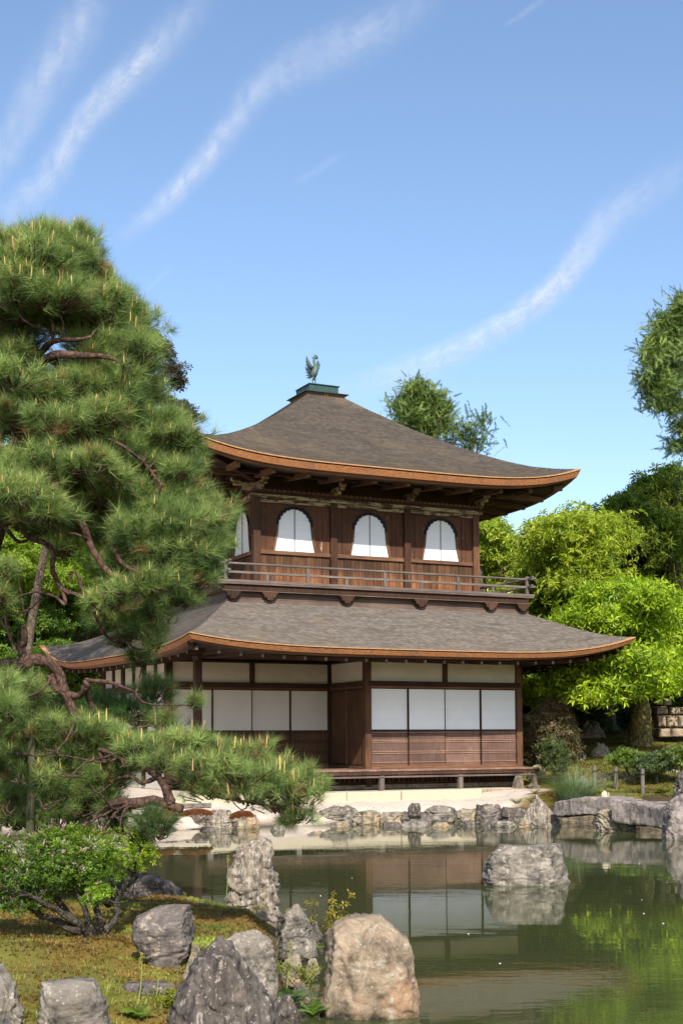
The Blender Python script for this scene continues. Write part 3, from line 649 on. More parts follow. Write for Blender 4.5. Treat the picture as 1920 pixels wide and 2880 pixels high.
# --- balcony
BX0, BX1, BY0, BY1 = .42, 8.24, -.52, 7.25
bal = empty('balcony', (4.3, 3.4, 4.0)); bal.parent = PV; bal.matrix_parent_inverse = parent_inv(PV); bal['label'] = 'weathered grey balcony round the upper storey'
def sub(nm, mb, m, par=bal, bevel=.005):
    o = link(nm, mb.mesh(nm), m); o.parent = par; o.matrix_parent_inverse = Matrix.Translation(par.location).inverted()
    if bevel: q = o.modifiers.new('b', 'BEVEL'); q.width = bevel; q.segments = 1; q.limit_method = 'ANGLE'
    return o
sub('balcony_floor', MB().box(BX0+.10, BX1-.10, BY0+.10, BY1-.1, 4.02, 4.07), WD_grey)
for k, (x0, x1, y0, y1) in enumerate(((BX0-.14, BX1+.14, BY0, BY0+.10), (BX0-.14, BX1+.14, BY1-.10, BY1), (BX0, BX0+.10, BY0+.101, BY1-.101), (BX1-.10, BX1, BY0+.101, BY1-.101))):
    sub('bottom_rail', MB().box(x0, x1, y0, y1, 4.075, 4.135), WD_grey); sub('edge_board', MB().box(x0+.03, x1-.03, y0-.012 if k == 0 else y0, y1, 4.035, 4.072), WD_skirt)
    dx = .05 if k < 2 else 0; dy = .04 if k == 0 else 0
    sub('edge_beam', MB().box(x0+.10+dx, x1-.10-dx, y0+dy, y1, 3.915, 4.018), WD_dark)
    sub('trim_strip', MB().box(x0+.08+dx, x1-.08-dx, y0-.005+dy, y1, 3.893, 3.913), WD_skirt)
for (a, b, ax) in ((BX0, BX1, 'f'), (BX0, BX1, 'b'), (BY0, BY1, 'l'), (BY0, BY1, 'r')):
    y = {'f': BY0+.05, 'b': BY1-.05, 'l': BX0+.05, 'r': BX1-.05}[ax]; e = .20
    def P(u, z): return (u, y, z) if ax in 'fb' else (y, u, z)
    # curved-up rail ends
    sub('top_rail', MB().tube([P(a-e, 4.535), P(a-.05, 4.500), P(a+.15, 4.490), P((a+b)/2, 4.488), P(b-.15, 4.490), P(b+.05, 4.500), P(b+e, 4.535)], .026, 8), WD_grey, bevel=0)
    sub('middle_rail', MB().bar(P(a-e*.9, 4.325), P(a+.1, 4.30), .05, .05).bar(P(a+.101, 4.30), P(b-.101, 4.30), .05, .05).bar(P(b-.1, 4.30), P(b+e*.9, 4.325), .05, .05), WD_grey)
    n = 4; us = [a+.05+(b-a-.1)*i/n for i in range(n+1)]
    for i, u in enumerate(us):
        if ax in 'lr' and i in (0, n): continue
        c = P(u, 0); w = .036 if i in (0, n) else .032
        sub('baluster', MB().box(c[0]-w, c[0]+w, c[1]-w, c[1]+w, 4.137, 4.462 if 0 < i < n else 4.56), WD_greyz)
    for i in range(n):
        c = P((us[i]+us[i+1])/2, 0)
        sub('short_strut', MB().box(c[0]-.032, c[0]+.032, c[1]-.02, c[1]+.02, 4.137, 4.274), WD_greyz)
# carved cloud brackets below the balcony edge
HB = [(-.26, .10), (-.25, .06), (-.20, .045), (-.19, -.005), (-.10, -.02), (-.09, -.07), (.09, -.07), (.10, -.02), (.19, -.005), (.20, .045), (.25, .06), (.26, .10)]
for x in (BX0+.22, 1.50, 3.38, 5.28, 7.18, BX1-.16):
    mb = MB().prism([(x+a*.70, 3.79+b) for a, b in HB if x not in (BX0+.22,) or True], BY0+.03, BY0+.12)
    sub('cloud_bracket', mb.box(x-.07, x+.07, BY0+.02, BY0+.10, 3.70, 3.719) if False else mb, WD_dark, bevel=.006)
# skirt below balcony
SX0, SX1, SY0, SY1 = .52, 8.30, -.36, 7.1
sk = [('f', SX0, SX1, SY0, SY0+.05), ('b', SX0, SX1, SY1-.05, SY1), ('l', SX0, SX0+.05, SY0+.051, SY1-.051), ('r', SX1-.05, SX1, SY0+.051, SY1-.051)]
for s_, x0, x1, y0, y1 in sk:
    box('skirt_board', x0+.03, x1-.03, y0+.02, y1, 3.735, 3.915, WD_skirt, PV); box('skirt_sill', x0, x1, y0, y1, 3.60, 3.733, WD_skirt, PV, .01)
# --- lower roof
loc_ = [(-.92, -2.05), (10.14, -2.05), (10.1, 9.0), (-1.38, 8.45)]
lot = [(SX0+.02, SY0+.02), (SX1-.02, SY0+.02), (SX1-.02, SY1-.02), (SX0+.02, SY1-.02)]
lzh = [(0, 3.04), (.11, 3.06), (.28, 3.12), (.45, 3.22), (.62, 3.35), (.79, 3.49), (.9, 3.585), (1, 3.67)]
lzm = [(t, z-.44*(1-t)**2) for t, z in lzh]
roof_lo, E_lo = hip_roof('roof', loc_, lot, 0, 0, lzm, [.23, .44, .44, .62], 4.2, 40, 56, M_sh_lo, .013)
tag(roof_lo, label='lower skirt roof of silver grey shingles')
inl_ = [(-.05, -.05), (8.25, -.05), (8.25, 7.05), (-.05, 7.05)]
eave_edges(E_lo, loc_, .016, .022, .095, .045, inl_, 2.56, .50, .07, .085, WD_dark, roof_lo, raft_in=.24, dropz=.05)
for k, (c, w) in enumerate(zip(loc_, inl_)):
    c = np.array(c); w = np.array(w); d = (c-w)/np.linalg.norm(c-w); e = c-d*.30; r = [.23, .44, .44, .62][k]
    MB().bar((w[0], w[1], 2.46), (e[0], e[1], 2.60+r-.17-.03), .13, .14).build('hip_rafter', WD_dark, roof_lo, bevel=.006)
# --- lower storey
LW, LD = 8.2, 7.0; PWL = .08
WDP = WD_dark
for (x, y, m) in ((0, 0, WDP), (4.1, 0, WD_post), (8.2, 0, WD_post), (0, 1.93, WDP), (4.1, 1.93, WDP), (0, 3.6, WDP), (0, 5.3, WDP), (0, 7.0, WDP), (8.2, 1.93, WDP), (8.2, 3.6, WDP), (8.2, 5.3, WDP), (8.2, 7, WDP), (4.1, 7, WDP)):
    box('post', x-PWL, x+PWL, y-PWL, y+PWL, -.40, 2.52, m, PV, .008)
box('eave_beam', -.3, 8.5, -.07, .07, 2.522, 2.64, WD_darkx, PV); box('eave_beam', -.07, .07, .071, 7.1, 2.522, 2.64, WD_black, PV); box('eave_beam', 8.13, 8.27, .071, 7.1, 2.522, 2.64, WD_black, PV)
box('ceiling_board', 0.1, 4.0, .08, 1.85, 2.55, 2.60, WD_black, PV)
def run(ax, f, a, b, mids, plaster=M_plaster, nag=WD_darkx, tin=.0):
    """upper wall zone of a bay: nageshi beams, plaster, short posts. f = fixed coordinate of wall centre"""
    def B(nm, u0, u1, t0, t1, z0, z1, m, bevel=.004):
        return box(nm, u0, u1, f+t0, f+t1, z0, z1, m, PV, bevel) if ax == 'y' else box(nm, f+t0, f+t1, u0, u1, z0, z1, m, PV, bevel)
    B('lintel_beam', a, b, -.095, .02, 1.905, 2.015, nag); B('door_head_track', a+.081, b-.081, -.06, .05, 1.86, 1.902, WD_rail)
    B('plaster_wall', a+PWL, b-PWL, -.01, .03, 2.02, 2.50, plaster)
    B('wall_top_rail', a+PWL, b-PWL, -.04, .035, 2.475, 2.52, nag, 0)
    for u in mids: B('short_post', u-.06, u+.06, -.06, -.012, 2.017, 2.474, WD_dark)
    B('floor_sill', a+.081, b-.081, -.07, .05, .001, .06, WD_rail)
def shoji(ax, f, a, b, lower, paper, par=PV, label=None):
    """one sliding door: paper above, timber panel with battens below"""
    d = empty('shoji_door', ((a+b)/2, f, .9) if ax == 'y' else (f, (a+b)/2, .9)); d.parent = par; d.matrix_parent_inverse = parent_inv(PV)
    def B(nm, u0, u1, t0, t1, z0, z1, m):
        mb = MB().box(u0, u1, f+t0, f+t1, z0, z1) if ax == 'y' else MB().box(f+t0, f+t1, u0, u1, z0, z1)
        return sub(nm, mb, m, d, 0)
    st = .014
    B('stile', a, a+st, -.03, .0, .06, 1.858, WD_dark); B('stile', b-st, b, -.03, .0, .06, 1.858, WD_dark)
    B('top_bar', a+st, b-st, -.028, 0, 1.838, 1.858, WD_dark); B('middle_bar', a+st, b-st, -.03, 0, .865, .90, WD_dark); B('bottom_bar', a+st, b-st, -.03, 0, .06, .10, WD_rail)
    B('paper', a+st, b-st, -.012, -.008, .90, 1.838, paper)
    for i in range(1, 4): B('paper_seam', a+st, b-st, -.0145, -.0123, .90+i*.235, .905+i*.235, M_lat)
    B('timber_panel', a+st, b-st, -.014, -.006, .10, .865, lower)
    for z in (.135, .34, .385, .60, .64, .82):
        B('batten', a+st, b-st, -.030, -.0145, z, z+.022, WD_bat if lower is WD_koshi else WD_dark)
    B('upright_batten', a+(b-a)*.78, a+(b-a)*.78+.008, -.022, -.0145, .10, .865, lower)
run('y', 0, 4.1, 8.2, [6.15]); run('y', 1.93, 0, 4.1, [2.05]); run('x', 4.1, 0, 1.93, []); 
w = (4.1-2*PWL)/4
for i in range(4):
    shoji('y', -.005 if i % 2 else .03, 4.1+PWL+i*w, 4.1+PWL+(i+1)*w, WD_koshi, M_paper)
    shoji('y', 1.925 if i % 2 else 1.96, PWL+i*w, PWL+(i+1)*w, WD_door, M_paper2)
for i in range(2):
    y0 = PWL+i*.885
    d = box('wooden_door', 4.085 if i else 4.06, 4.11 if i else 4.084, y0, y0+.885, .06, 1.858, WD_door, PV)
    for z in (.08, 1.80): box('door_rail', 4.05-.002*i, 4.059, y0+.02, y0+.865, z, z+.05, WD_dark, d)
box('door_stile', 4.04, 4.059, .95, .975, .06, 1.858, WD_rail, PV)
# left side wall and hidden walls
for (a, b) in ((1.93, 3.6), (3.6, 5.3), (5.3, 7.0)):
    run('x', 0, a, b, [(a+b)/2]); 
    shoji('x', .005, a+PWL, (a+b)/2, WD_door, M_paper2); shoji('x', .03, (a+b)/2, b-PWL, WD_door, M_paper2)
    box('side_wall', 8.17, 8.23, a+PWL, b-PWL, 0, 2.5, M_plaster, PV)
box('side_wall', 8.17, 8.23, PWL, 1.93-PWL, 0, 2.5, M_plaster, PV); box('rear_wall', PWL, 8.2-PWL, 6.97, 7.03, 0, 2.5, M_plaster, PV)
box('foundation_wall', -.02, .04, 2.0, 7.0, -.46, -.08, M_plaster, PV)
# interior floor and veranda deck planks
box('inner_floor', 4.2, 8.1, .08, 6.95, -.05, -.005, WD_deck, PV); box('inner_floor', 0.1, 4.0, 2.0, 6.95, -.05, -.005, WD_deck, PV)
nP = 46
for i in range(nP):
    x = -.05+i*8.30/nP
    box('deck_plank', x+.003, x+8.30/nP-.003, -.82, -.071, -.035, -.002+random.uniform(-.002, .002), WD_deck, PV, .003)
for i in range(22):
    x = .09+i*3.92/22
    box('deck_plank', x+.002, x+3.92/22-.002, .071, 1.86, -.035, -.002+random.uniform(-.001, .001), WD_deck, PV, .002)
box('deck_sill', -.08, 8.28, -.069, .069, -.06, .0, WD_rail, PV)
box('deck_edge_beam', -.05, 8.25, -.80, -.72, -.12, -.037, WD_dark, PV); box('tie_rail', -.05, 8.25, -.79, -.75, -.185, -.145, WD_grey, PV)
for x in (0.02, 2.05, 4.08, 6.12, 8.16):
    box('veranda_post', x-.055, x+.055, -.775, -.665, -.46, -.122, WD_greyz, PV, .008)
box('veranda_post', 4.02, 4.14, -.05, .05, -.46, -.062, WD_greyz, PV)
for x in (0.0, 2.05, 6.15):
    box('veranda_post', x-.05, x+.05, -.04, .04, -.46, -.062, WD_dark, PV)
for i in range(64):
    x = .06+i*8.1/64
    box('underfloor_slat', x, x+.075, -.02, .0, -.30, -.065, WD_board, PV, 0)
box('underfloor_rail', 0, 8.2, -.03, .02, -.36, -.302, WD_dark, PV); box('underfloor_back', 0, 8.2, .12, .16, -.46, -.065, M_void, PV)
box('underfloor_curb', 0, 8.2, -.06, .08, -.47, -.362, M_rk_bank, PV)
# ------------------------------------------------------------------ bronze bird on the roof
BD = empty('bronze_phoenix', (xc-.08, yc, 9.641), label='green bronze bird statue with raised wings standing on the roof peak box', cat='statue')
def bt(nm, pts, rad, m, n=10):
    b = BD.location; return MB().tube([(b[0]+p[0]*.82, b[1]+p[1]*.82, b[2]+p[2]*.80) for p in pts], [q_*.82 for q_ in rad], n).build(nm, m, BD, True)
H = 1.06
bt('leg', [(-.075, 0, 0), (-.07, 0, .12), (-.065, 0, .28), (-.04, 0, .42)], [.014, .016, .022, .045], M_patina); bt('leg', [(.045, .02, 0), (.04, .02, .12), (.03, .02, .28), (.03, .02, .42)], [.014, .016, .022, .045], M_patina)
for x in (-.075, .045): bt('foot', [(x-.05, -.04, .012), (x, 0, .02), (x+.05, -.05, .012)], [.008, .014, .008], M_patina, 6)
bt('body', [(-.08, .03, .34), (-.05, .02, .40), (-.01, 0, .48), (.02, -.01, .58), (.03, -.02, .68), (.00, -.02, .76), (-.035, -.03, .84), (-.035, -.04, .92), (-.01, -.04, .965)], [.035, .09, .115, .105, .07, .045, .036, .034, .02], M_patina, 12)
bt('head', [(-.06, -.04, .95), (-.02, -.04, .965), (.03, -.04, .97), (.07, -.03, .94)], [.02, .045, .045, .02], M_patina); bt('beak', [(-.06, -.04, .95), (-.10, -.05, .945), (-.13, -.05, .93)], [.018, .012, .003], M_patinad, 6)
bt('crest', [(.0, -.04, 1.0), (.03, -.04, 1.05), (.08, -.03, 1.0), (.09, -.03, .93)], [.03, .035, .03, .012], M_patina, 6); bt('crest', [(-.055, -.04, .84), (-.05, -.04, .95), (-.045, -.04, 1.11)], [.012, .010, .004], M_patinad, 6)
def feather(nm, a, b, w, m, c=.03):
    a = np.array(a); b = np.array(b); d = b-a; mid = (a+b)/2+np.array([0, 0, -c]); return bt(nm, [a, mid, b], [w*.6, w, .003], m, 5)
for i in range(9):   # raised left wing: overlapping blade feathers fanning from the shoulder
    t = i/8; root = (-.07-.03*t, .02, .66-.26*t); tip = (-.27-.03*math.sin(t*3), .05, 1.02-.72*t**1.1)
    feather('wing_feather', root, tip, .028, M_patinad)
bt('wing', [(-.03, .01, .62), (-.12, .02, .66), (-.19, .03, .74), (-.235, .04, .86), (-.235, .05, 1.0)], [.05, .07, .055, .035, .004], M_patinad, 8)
for i in range(7):
    t = i/6; feather('wing_feather', (.06+.01*t, 0, .62-.05*t), (.15-.08*t+.02, -.02, .66+.26*t), .026, M_patinad)
bt('wing', [(.05, -.01, .58), (.12, -.02, .66), (.15, -.03, .76), (.11, -.03, .88)], [.035, .04, .035, .01], M_patina, 8)
for i in range(7):
    x = -.10-.03*i; feather('tail_feather', (-.08, .05, .45), (x-.02, .09, .46-.20*math.cos(i*.5)-.02*i*0), .018, M_patinad, .0)
for i in range(3): feather('tail_feather', (-.02+.03*i, .04, .36), (-.01+.02*i, .06, .24), .014, M_patinad, 0)
# ------------------------------------------------------------------ stones
def rock(name, label, cat, loc, L, R, D, H, mat_, seed=0, rough=.10, planes=5, group=None, az=None, sub_=5, lean=(0, 0), prof=None, z0=-.25, kind=None):
    """upright stone. L, R: extents left/right as seen from the pond side at heights t = 0..1 (lists), D: half depth, H height. az: facing yaw"""
    n, m = (120, 70) if name not in ('bank_stone', 'slope_rock', 'culvert_stone') else (64, 36); rnd = np.random.RandomState(seed+3)
    T = np.linspace(z0, 1, m); ts = np.linspace(0, 1, len(L))
    l_ = np.interp(np.clip(T, 0, 1), ts, L); r_ = np.interp(np.clip(T, 0, 1), ts, R)
    dd = D*np.interp(np.clip(T, 0, 1), [0, .4, .8, 1], prof or [1, .97, .72, .30])
    a = np.linspace(0, 2*math.pi, n, endpoint=False); ca = np.cos(a); sa = np.sin(a)
    e = .62; sx = np.sign(ca)*np.abs(ca)**e; sy = np.sign(sa)*np.abs(sa)**e
    X = np.where(sx[None] > 0, sx[None]*r_[:, None], sx[None]*l_[:, None]); Y = sy[None]*dd[:, None]; Z = np.repeat(T[:, None]*H, n, 1)
    X = X+lean[0]*np.clip(T, 0, 1)[:, None]; Y = Y+lean[1]*np.clip(T, 0, 1)[:, None]
    P = np.c_[X.ravel(), Y.ravel(), Z.ravel()]
    top = np.array([[X[-1].mean(), Y[-1].mean(), H*1.0]]); P = np.r_[P, top]
    S_ = max(max(L)+max(R), H)
    c0 = np.array([(max(R)-max(L))/2*.5, 0, H*.45])
    for k in range(planes):
        nrm = rnd.randn(3); nrm[2] = abs(nrm[2])*.5; nrm /= np.linalg.norm(nrm); q = (P-c0).dot(nrm); lim = q.max()*rnd.uniform(.68, .9)
        P = P-np.clip(q-lim, 0, None)[:, None]*nrm*.94
    q = P/S_*3.0+seed*3.7; dirn = (P-c0); dirn[:, 2] *= .5; dirn /= np.linalg.norm(dirn, axis=1)[:, None]+1e-6
    sd_ = np.array([rnd.uniform(-.5, .5), rnd.uniform(-.5, .5), .35]) if H > S_*.8 else np.array([rnd.uniform(-.3, .3), rnd.uniform(-.3, .3), 1.]); sd_ = np.array([1, .4, .2])*rnd.choice([-1, 1]) if H > S_*.8 and rnd.rand() < .5 else sd_; sd_ /= np.linalg.norm(sd_)
    hh = q.dot(sd_)*1.9+fbm(q*1.3, 3)*.9; fr_ = hh-np.floor(hh); led = np.minimum(fr_/.78, (1-fr_)/.22)           # ledges along the bedding
    h2 = q.dot(sd_)*5.3+fbm(q*1.9+5, 3)*1.1; f2 = h2-np.floor(h2); led2 = np.minimum(f2/.75, (1-f2)/.25)
    crk = np.clip(.16-np.abs(fbm(q*1.1+31, 3)), 0, 1)/.16
    dsp = fbm(q, 4)*rough*1.1+(led-.5)*rough*.75+(led2-.5)*rough*.30-crk*rough*.55+np.abs(fbm(q*5.1, 3))*-rough*.35+fbm(q*13, 2)*rough*.12
    P = P+dirn*(dsp*S_*.55)[:, None]
    if az is None: az = math.atan2(loc[0]-CAM[0], loc[1]-CAM[1])
    c, s = math.cos(az), math.sin(az)
    Q = np.c_[P[:, 0]*c+P[:, 1]*s, -P[:, 0]*s+P[:, 1]*c, P[:, 2]]
    F = np.array([(i*n+k, i*n+(k+1) % n, (i+1)*n+(k+1) % n, (i+1)*n+k) for i in range(m-1) for k in range(n)]+[((m-1)*n+k, (m-1)*n+(k+1) % n, len(Q)-1, len(Q)-1) for k in range(n)])
    me = bpy.data.meshes.new(name); me.from_pydata(Q.tolist(), [], [tuple(dict.fromkeys(f)) for f in F.tolist()]); me.update(); me.shade_smooth()
    o = link(name, me, mat_, label=label, cat=cat, group=group, kind=kind); o.location = loc
    return o
def rockpx(name, label, cat, px0, px1, ytop, ybot, zb, Lr, Rr, mat_, seed, dr=.8, push=.75, **k):
    """stone whose foot is at pixel row ybot on ground height zb; L/R fractions of half width per height"""
    c = (px0+px1)/2; p = atz(c, ybot, zb); d = depth(p); s = d/FPX; hw = (px1-px0)/2*s; H = (ybot-ytop)*s
    dd = hw*dr; loc = p+np.array([_f[0], _f[1], 0])*dd*push
    s2 = depth(loc)/FPX; hw = (px1-px0)/2*s2; H = (ybot-ytop)*s2-(loc[2]-p[2])
    H = H+ (depth(loc)-d)*(CAM[2]-zb)/d*1.0
    loc[2] = zb
    return rock(name, label, cat, tuple(loc), [hw*q for q in Lr], [hw*q for q in Rr], dd, H*.99, mat_, seed, **k)
rockpx('standing_rock', 'tall pale grey standing rock rising at the tip of the moss island', 'rock', 633, 790, 2353, 2585, -.93, [1, 1.02, .92, .74, .55, .12], [1, .98, .9, .72, .62, .30], M_rk_tall, 2, .75, rough=.11, planes=4)
rockpx('flat_boulder', 'purple grey slab-sided boulder on the moss in front of the standing rock', 'rock', 364, 562, 2566, 2712, -.74, [.55, .8, 1, 1.0, .9, .25], [.35, .65, .85, 1, 1, .8], M_rk_mid, 5, .85, rough=.06, planes=7, prof=[.8, 1, 1, .75])
rockpx('small_stone', 'small white pointed stone on moss right of the purple grey boulder', 'stone', 520, 572, 2658, 2704, -.76, [1, .9, .6, .1], [1, .9, .6, .1], M_rk_bank, 8, .8)
rockpx('grey_boulder', 'upright grey boulder directly behind the dark peaked rock', 'rock', 618, 790, 2622, 2800, -.86, [1, 1, .98, .9, .8, .3], [1, 1, .98, .92, .75, .15], M_rk_grey, 11, .6, rough=.07, planes=5, prof=[1, 1, .9, .55])
rockpx('dark_peaked_rock', 'dark grey peaked rock with white flecks at the bottom edge', 'rock', 462, 785, 2664, 3000, -.88, [1.08, 1.0, .86, .66, .42, .14], [1.1, 1.04, .90, .66, .36, .04], M_rk_dark, 14, .7, rough=.08, planes=4)
rockpx('rust_boulder', 'big rust stained boulder standing in the water beside the moss island', 'rock', 890, 1175, 2614, 2872, -1.02, [1, 1, .98, .92, .8, .42], [1, 1.02, 1, .98, .82, .30], M_rk_rust, 17, .8, rough=.055, planes=5, prof=[1, 1, .92, .6], z0=-.12)
rockpx('lichen_rock', 'lichen spotted rock between the standing rock and the rust boulder', 'rock', 785, 892, 2556, 2680, -.93, [1, 1, .9, .75, .2], [1, .9, .75, .6, .2], M_rk_grey, 20, .8, rough=.1)
rockpx('low_rock', 'low dark rock behind the purple grey boulder at the water edge', 'rock', 300, 520, 2478, 2560, -.86, [1, 1, .95, .8, .5], [1, 1, .9, .6, .2], M_rk_dark, 23, .6, rough=.09, planes=4, prof=[1, 1, .9, .6])
rockpx('low_rock', 'flat pink grey rock just behind the azalea branch', 'rock', 300, 410, 2468, 2500, -.88, [1, 1, .9, .6], [1, 1, .9, .6], M_rk_mid, 25, .6)
rockpx('shore_rock', 'square topped pale grey rock at the bottom left', 'rock', 55, 305, 2792, 3000, -.82, [1, 1, .98, .95, .9, .75], [1.05, 1, .95, .88, .8, .55], M_rk_grey, 28, .7, rough=.05, planes=5, prof=[1, 1, 1, .8])
rockpx('shore_rock', 'grey rock cut by the left edge of the picture', 'rock', -75, 42, 2695, 3000, -.80, [1, 1, 1, .9, .5], [1.05, 1, .9, .6, .1], M_rk_grey, 31, .8)
rockpx('flat_slab', 'flat blue grey slab sunk in moss left of the dark peaked rock', 'stone', 328, 500, 2776, 2822, -.80, [1, 1, .95, .7], [1, 1, .95, .8], M_rk_mid, 34, .5, rough=.05, prof=[1, 1, 1, .7])
rockpx('shore_rock', 'buff shore rock left of the dark peaked rock', 'rock', 505, 600, 2700, 2800, -.85, [1, 1, .8, .3], [1, 1, .9, .6], M_rk_bank, 37, .6)
rockpx('pond_rock', 'broad lichened rock standing alone in the pond', 'rock', 1374, 1612, 2388, 2496, -1.02, [1.02, 1.04, 1.02, .96, .86, .62], [1.04, 1.0, .93, .86, .80, .72], M_rk_grey, 40, .75, rough=.055, planes=4, prof=[1, 1, .95, .7], z0=-.15)
rockpx('pond_edge_stone', 'small white stone at the foot of the rust boulder', 'stone', 858, 898, 2700, 2735, -.95, [1, .9, .5], [1, .9, .6], M_rk_bank, 43, .8)
rockpx('pond_edge_stone', 'small pale stone at the foot of the standing rock', 'stone', 716, 755, 2562, 2586, -.90, [1, .9, .5], [1, .9, .6], M_rk_bank, 44, .8)
rockpx('pond_edge_stone', 'round violet stone in the weeds left of the rust boulder', 'stone', 820, 872, 2770, 2812, -.98, [1, .9, .5], [1, .9, .6], M_rk_mid, 45, .8)
# far bank edging
bank = [(240, 300, 2288, 'dark'), (300, 372, 2300, 'grey'), (372, 455, 2300, 'grey'), (447, 512, 2296, 'grey'), (508, 590, 2300, 'mid'), (584, 650, 2287, 'tall'), (646, 722, 2292, 'bank'), (720, 800, 2290, 'bank'), (798, 850, 2296, 'mid'), (846, 905, 2292, 'bank'), (898, 1008, 2276, 'grey'), (1000, 1080, 2290, 'bank'), (1066, 1140, 2293, 'bank'), (1126, 1210, 2294, 'mid'), (1150, 1180, 2266, 'dark'), (1196, 1292, 2278, 'grey'), (1282, 1346, 2284, 'bank'), (1336, 1412, 2272, 'mid'), (1402, 1484, 2280, 'dark')]
mt = {'dark': M_rk_dark, 'grey': M_rk_grey, 'mid': M_rk_mid, 'tall': M_rk_tall, 'bank': M_rk_bank}
where = ['far left, half hidden by the pine', 'left bank, second visible', 'under the left moss cushion', 'beside the left moss cushion', 'below the right moss cushion', 'triangular grey, under the pine tip', 'yellowish, under the pine tip', 'yellowish block right of the triangular one', 'small, below the pine tip', 'buff, at the right end of the pine tip', 'with a white lichen blotch', 'low and long, below the granite step', 'low and long, right of the first long one', 'grey, below the middle of the granite step', 'small dark point on top of the edging', 'pitted, below the right half of the granite step', 'buff squared block near the end of the granite step', 'dark, left of the ferns', 'dark, right below the ferns']
for i, (a, b, t, mm_) in enumerate(bank):
    wl = 2318+ (8 if a < 500 else 0) if a > 700 else 2330
    if a > 1150: wl = 2312+(a-1150)*.03
    rockpx('bank_stone', 'bank edging stone, '+where[i], 'stone', a, b, t-8, wl if 'small dark' not in where[i] else 2290, -1.0 if 'small dark' not in where[i] else -.8, [1.15, 1.18, 1.12, 1.0, random.uniform(.3, .95)], [1.15, 1.18, 1.1, .98, random.uniform(.3, .95)], mt[mm_], 60+i, .9, push=.2+.5*random.random(), rough=.10, planes=7, group='stones edging the far bank', prof=[1, 1, 1, .95], z0=-.2)
rockpx('leaning_rock', 'leaning striped rock at the left end of the stone bridge', 'rock', 1478, 1582, 2236, 2326, -1.0, [1, .98, .85, .6, .3, .05], [1, .95, .75, .5, .25, .0], M_rk_tall, 90, .8, rough=.08, lean=(-.12, 0))
rockpx('bridge_pier_rock', 'pinkish rock under the stone bridge joint', 'rock', 1668, 1790, 2278, 2338, -1.0, [1, .95, .8, .5], [1, .95, .8, .5], M_rk_bank, 92, .8, rough=.13)
rockpx('edge_rock', 'large dark rock at the right edge beside the bridge', 'rock', 1876, 2010, 2232, 2362, -1.0, [1, 1, .9, .75, .3], [1, 1, .9, .75, .5], M_rk_brid, 94, .8, rough=.08)
rockpx('edge_rock', 'dark rock above the right end of the stone bridge', 'rock', 1895, 1990, 2165, 2270, -.5, [1, .95, .8, .3], [1, 1, .9, .75], M_rk_dark, 95, .8)
for i, (a, b, t) in enumerate(((930, 985, 2312), (1075, 1130, 2312), (1130, 1200, 2308), (1215, 1260, 2312), (1300, 1335, 2308), (1370, 1440, 2308), (1440, 1490, 2300), (560, 610, 2326), (760, 800, 2318))):
    rockpx('shore_stone', 'low flat stone at the far waterline, '+['under the white blotched stone', 'left of the small dark point', 'under the small dark point', 'below the granite step end', 'in the gap right of the granite step', 'left of the ferns', 'nearest the leaning rock', 'beside the triangular stone', 'under the pine tip'][i], 'stone', a, b, t, 2327 if a > 900 else 2338, -1.02, [1.1, 1.1, 1, .8], [1.1, 1.1, 1, .8], [M_rk_bank, M_rk_mid, M_rk_grey][i % 3], 210+i, .9, push=-.2, rough=.08, planes=5, group='low stones along the far waterline', prof=[1, 1, 1, .8])
# more stones and moss lumps among the foreground rocks
for i, (a, b, t, bo, z, m_, lab) in enumerate(((555, 640, 2700, 2790, -.84, M_rk_bank, 'pale broken stone between the small white stone and the dark peaked rock'), (795, 850, 2690, 2760, -.95, M_rk_bank, 'tan stone left of the white stone at the foot of the rust boulder'), (300, 345, 2830, 2880, -.84, M_rk_mid, 'small grey stone right of the square topped rock'), (770, 840, 2800, 2870, -.98, M_rk_dark, 'dark wet stone between the dark peaked rock and the rust boulder'), (540, 580, 2540, 2566, -.86, M_rk_bank, 'tiny stone right of the purple grey boulder'), (845, 905, 2600, 2680, -1.0, M_rk_dark, 'dark stone at the waterline right of the lichen spotted rock'))):
    rockpx('low_stone', lab, 'stone', a, b, t, bo, z, [1.1, 1.05, .95, .6], [1.1, 1.05, .9, .6], m_, 240+i, .8, rough=.10, planes=6)
# dark stones added under the bridge to shade the gaps
p1, p2 = atz(1560, 2312, -1.0), atz(1900, 2335, -1.0)
for i in range(6):
    px = 1590+i*58+(14 if i > 3 else 0)
    rockpx('culvert_stone', 'shadowed stone under the bridge, '+['leftmost, under the left slab', 'second under the left slab', 'under the left slab next to the pier rock', 'hidden behind the pier rock', 'under the right slab', 'under the right end of the bridge'][i], 'stone', px-36, px+36, 2258, 2314+(12 if i > 3 else 0), -1.0, [1, 1, 1, .8], [1, 1, 1, .8], M_rk_shade, 100+i, .7, group='shadowed stones under the bridge')
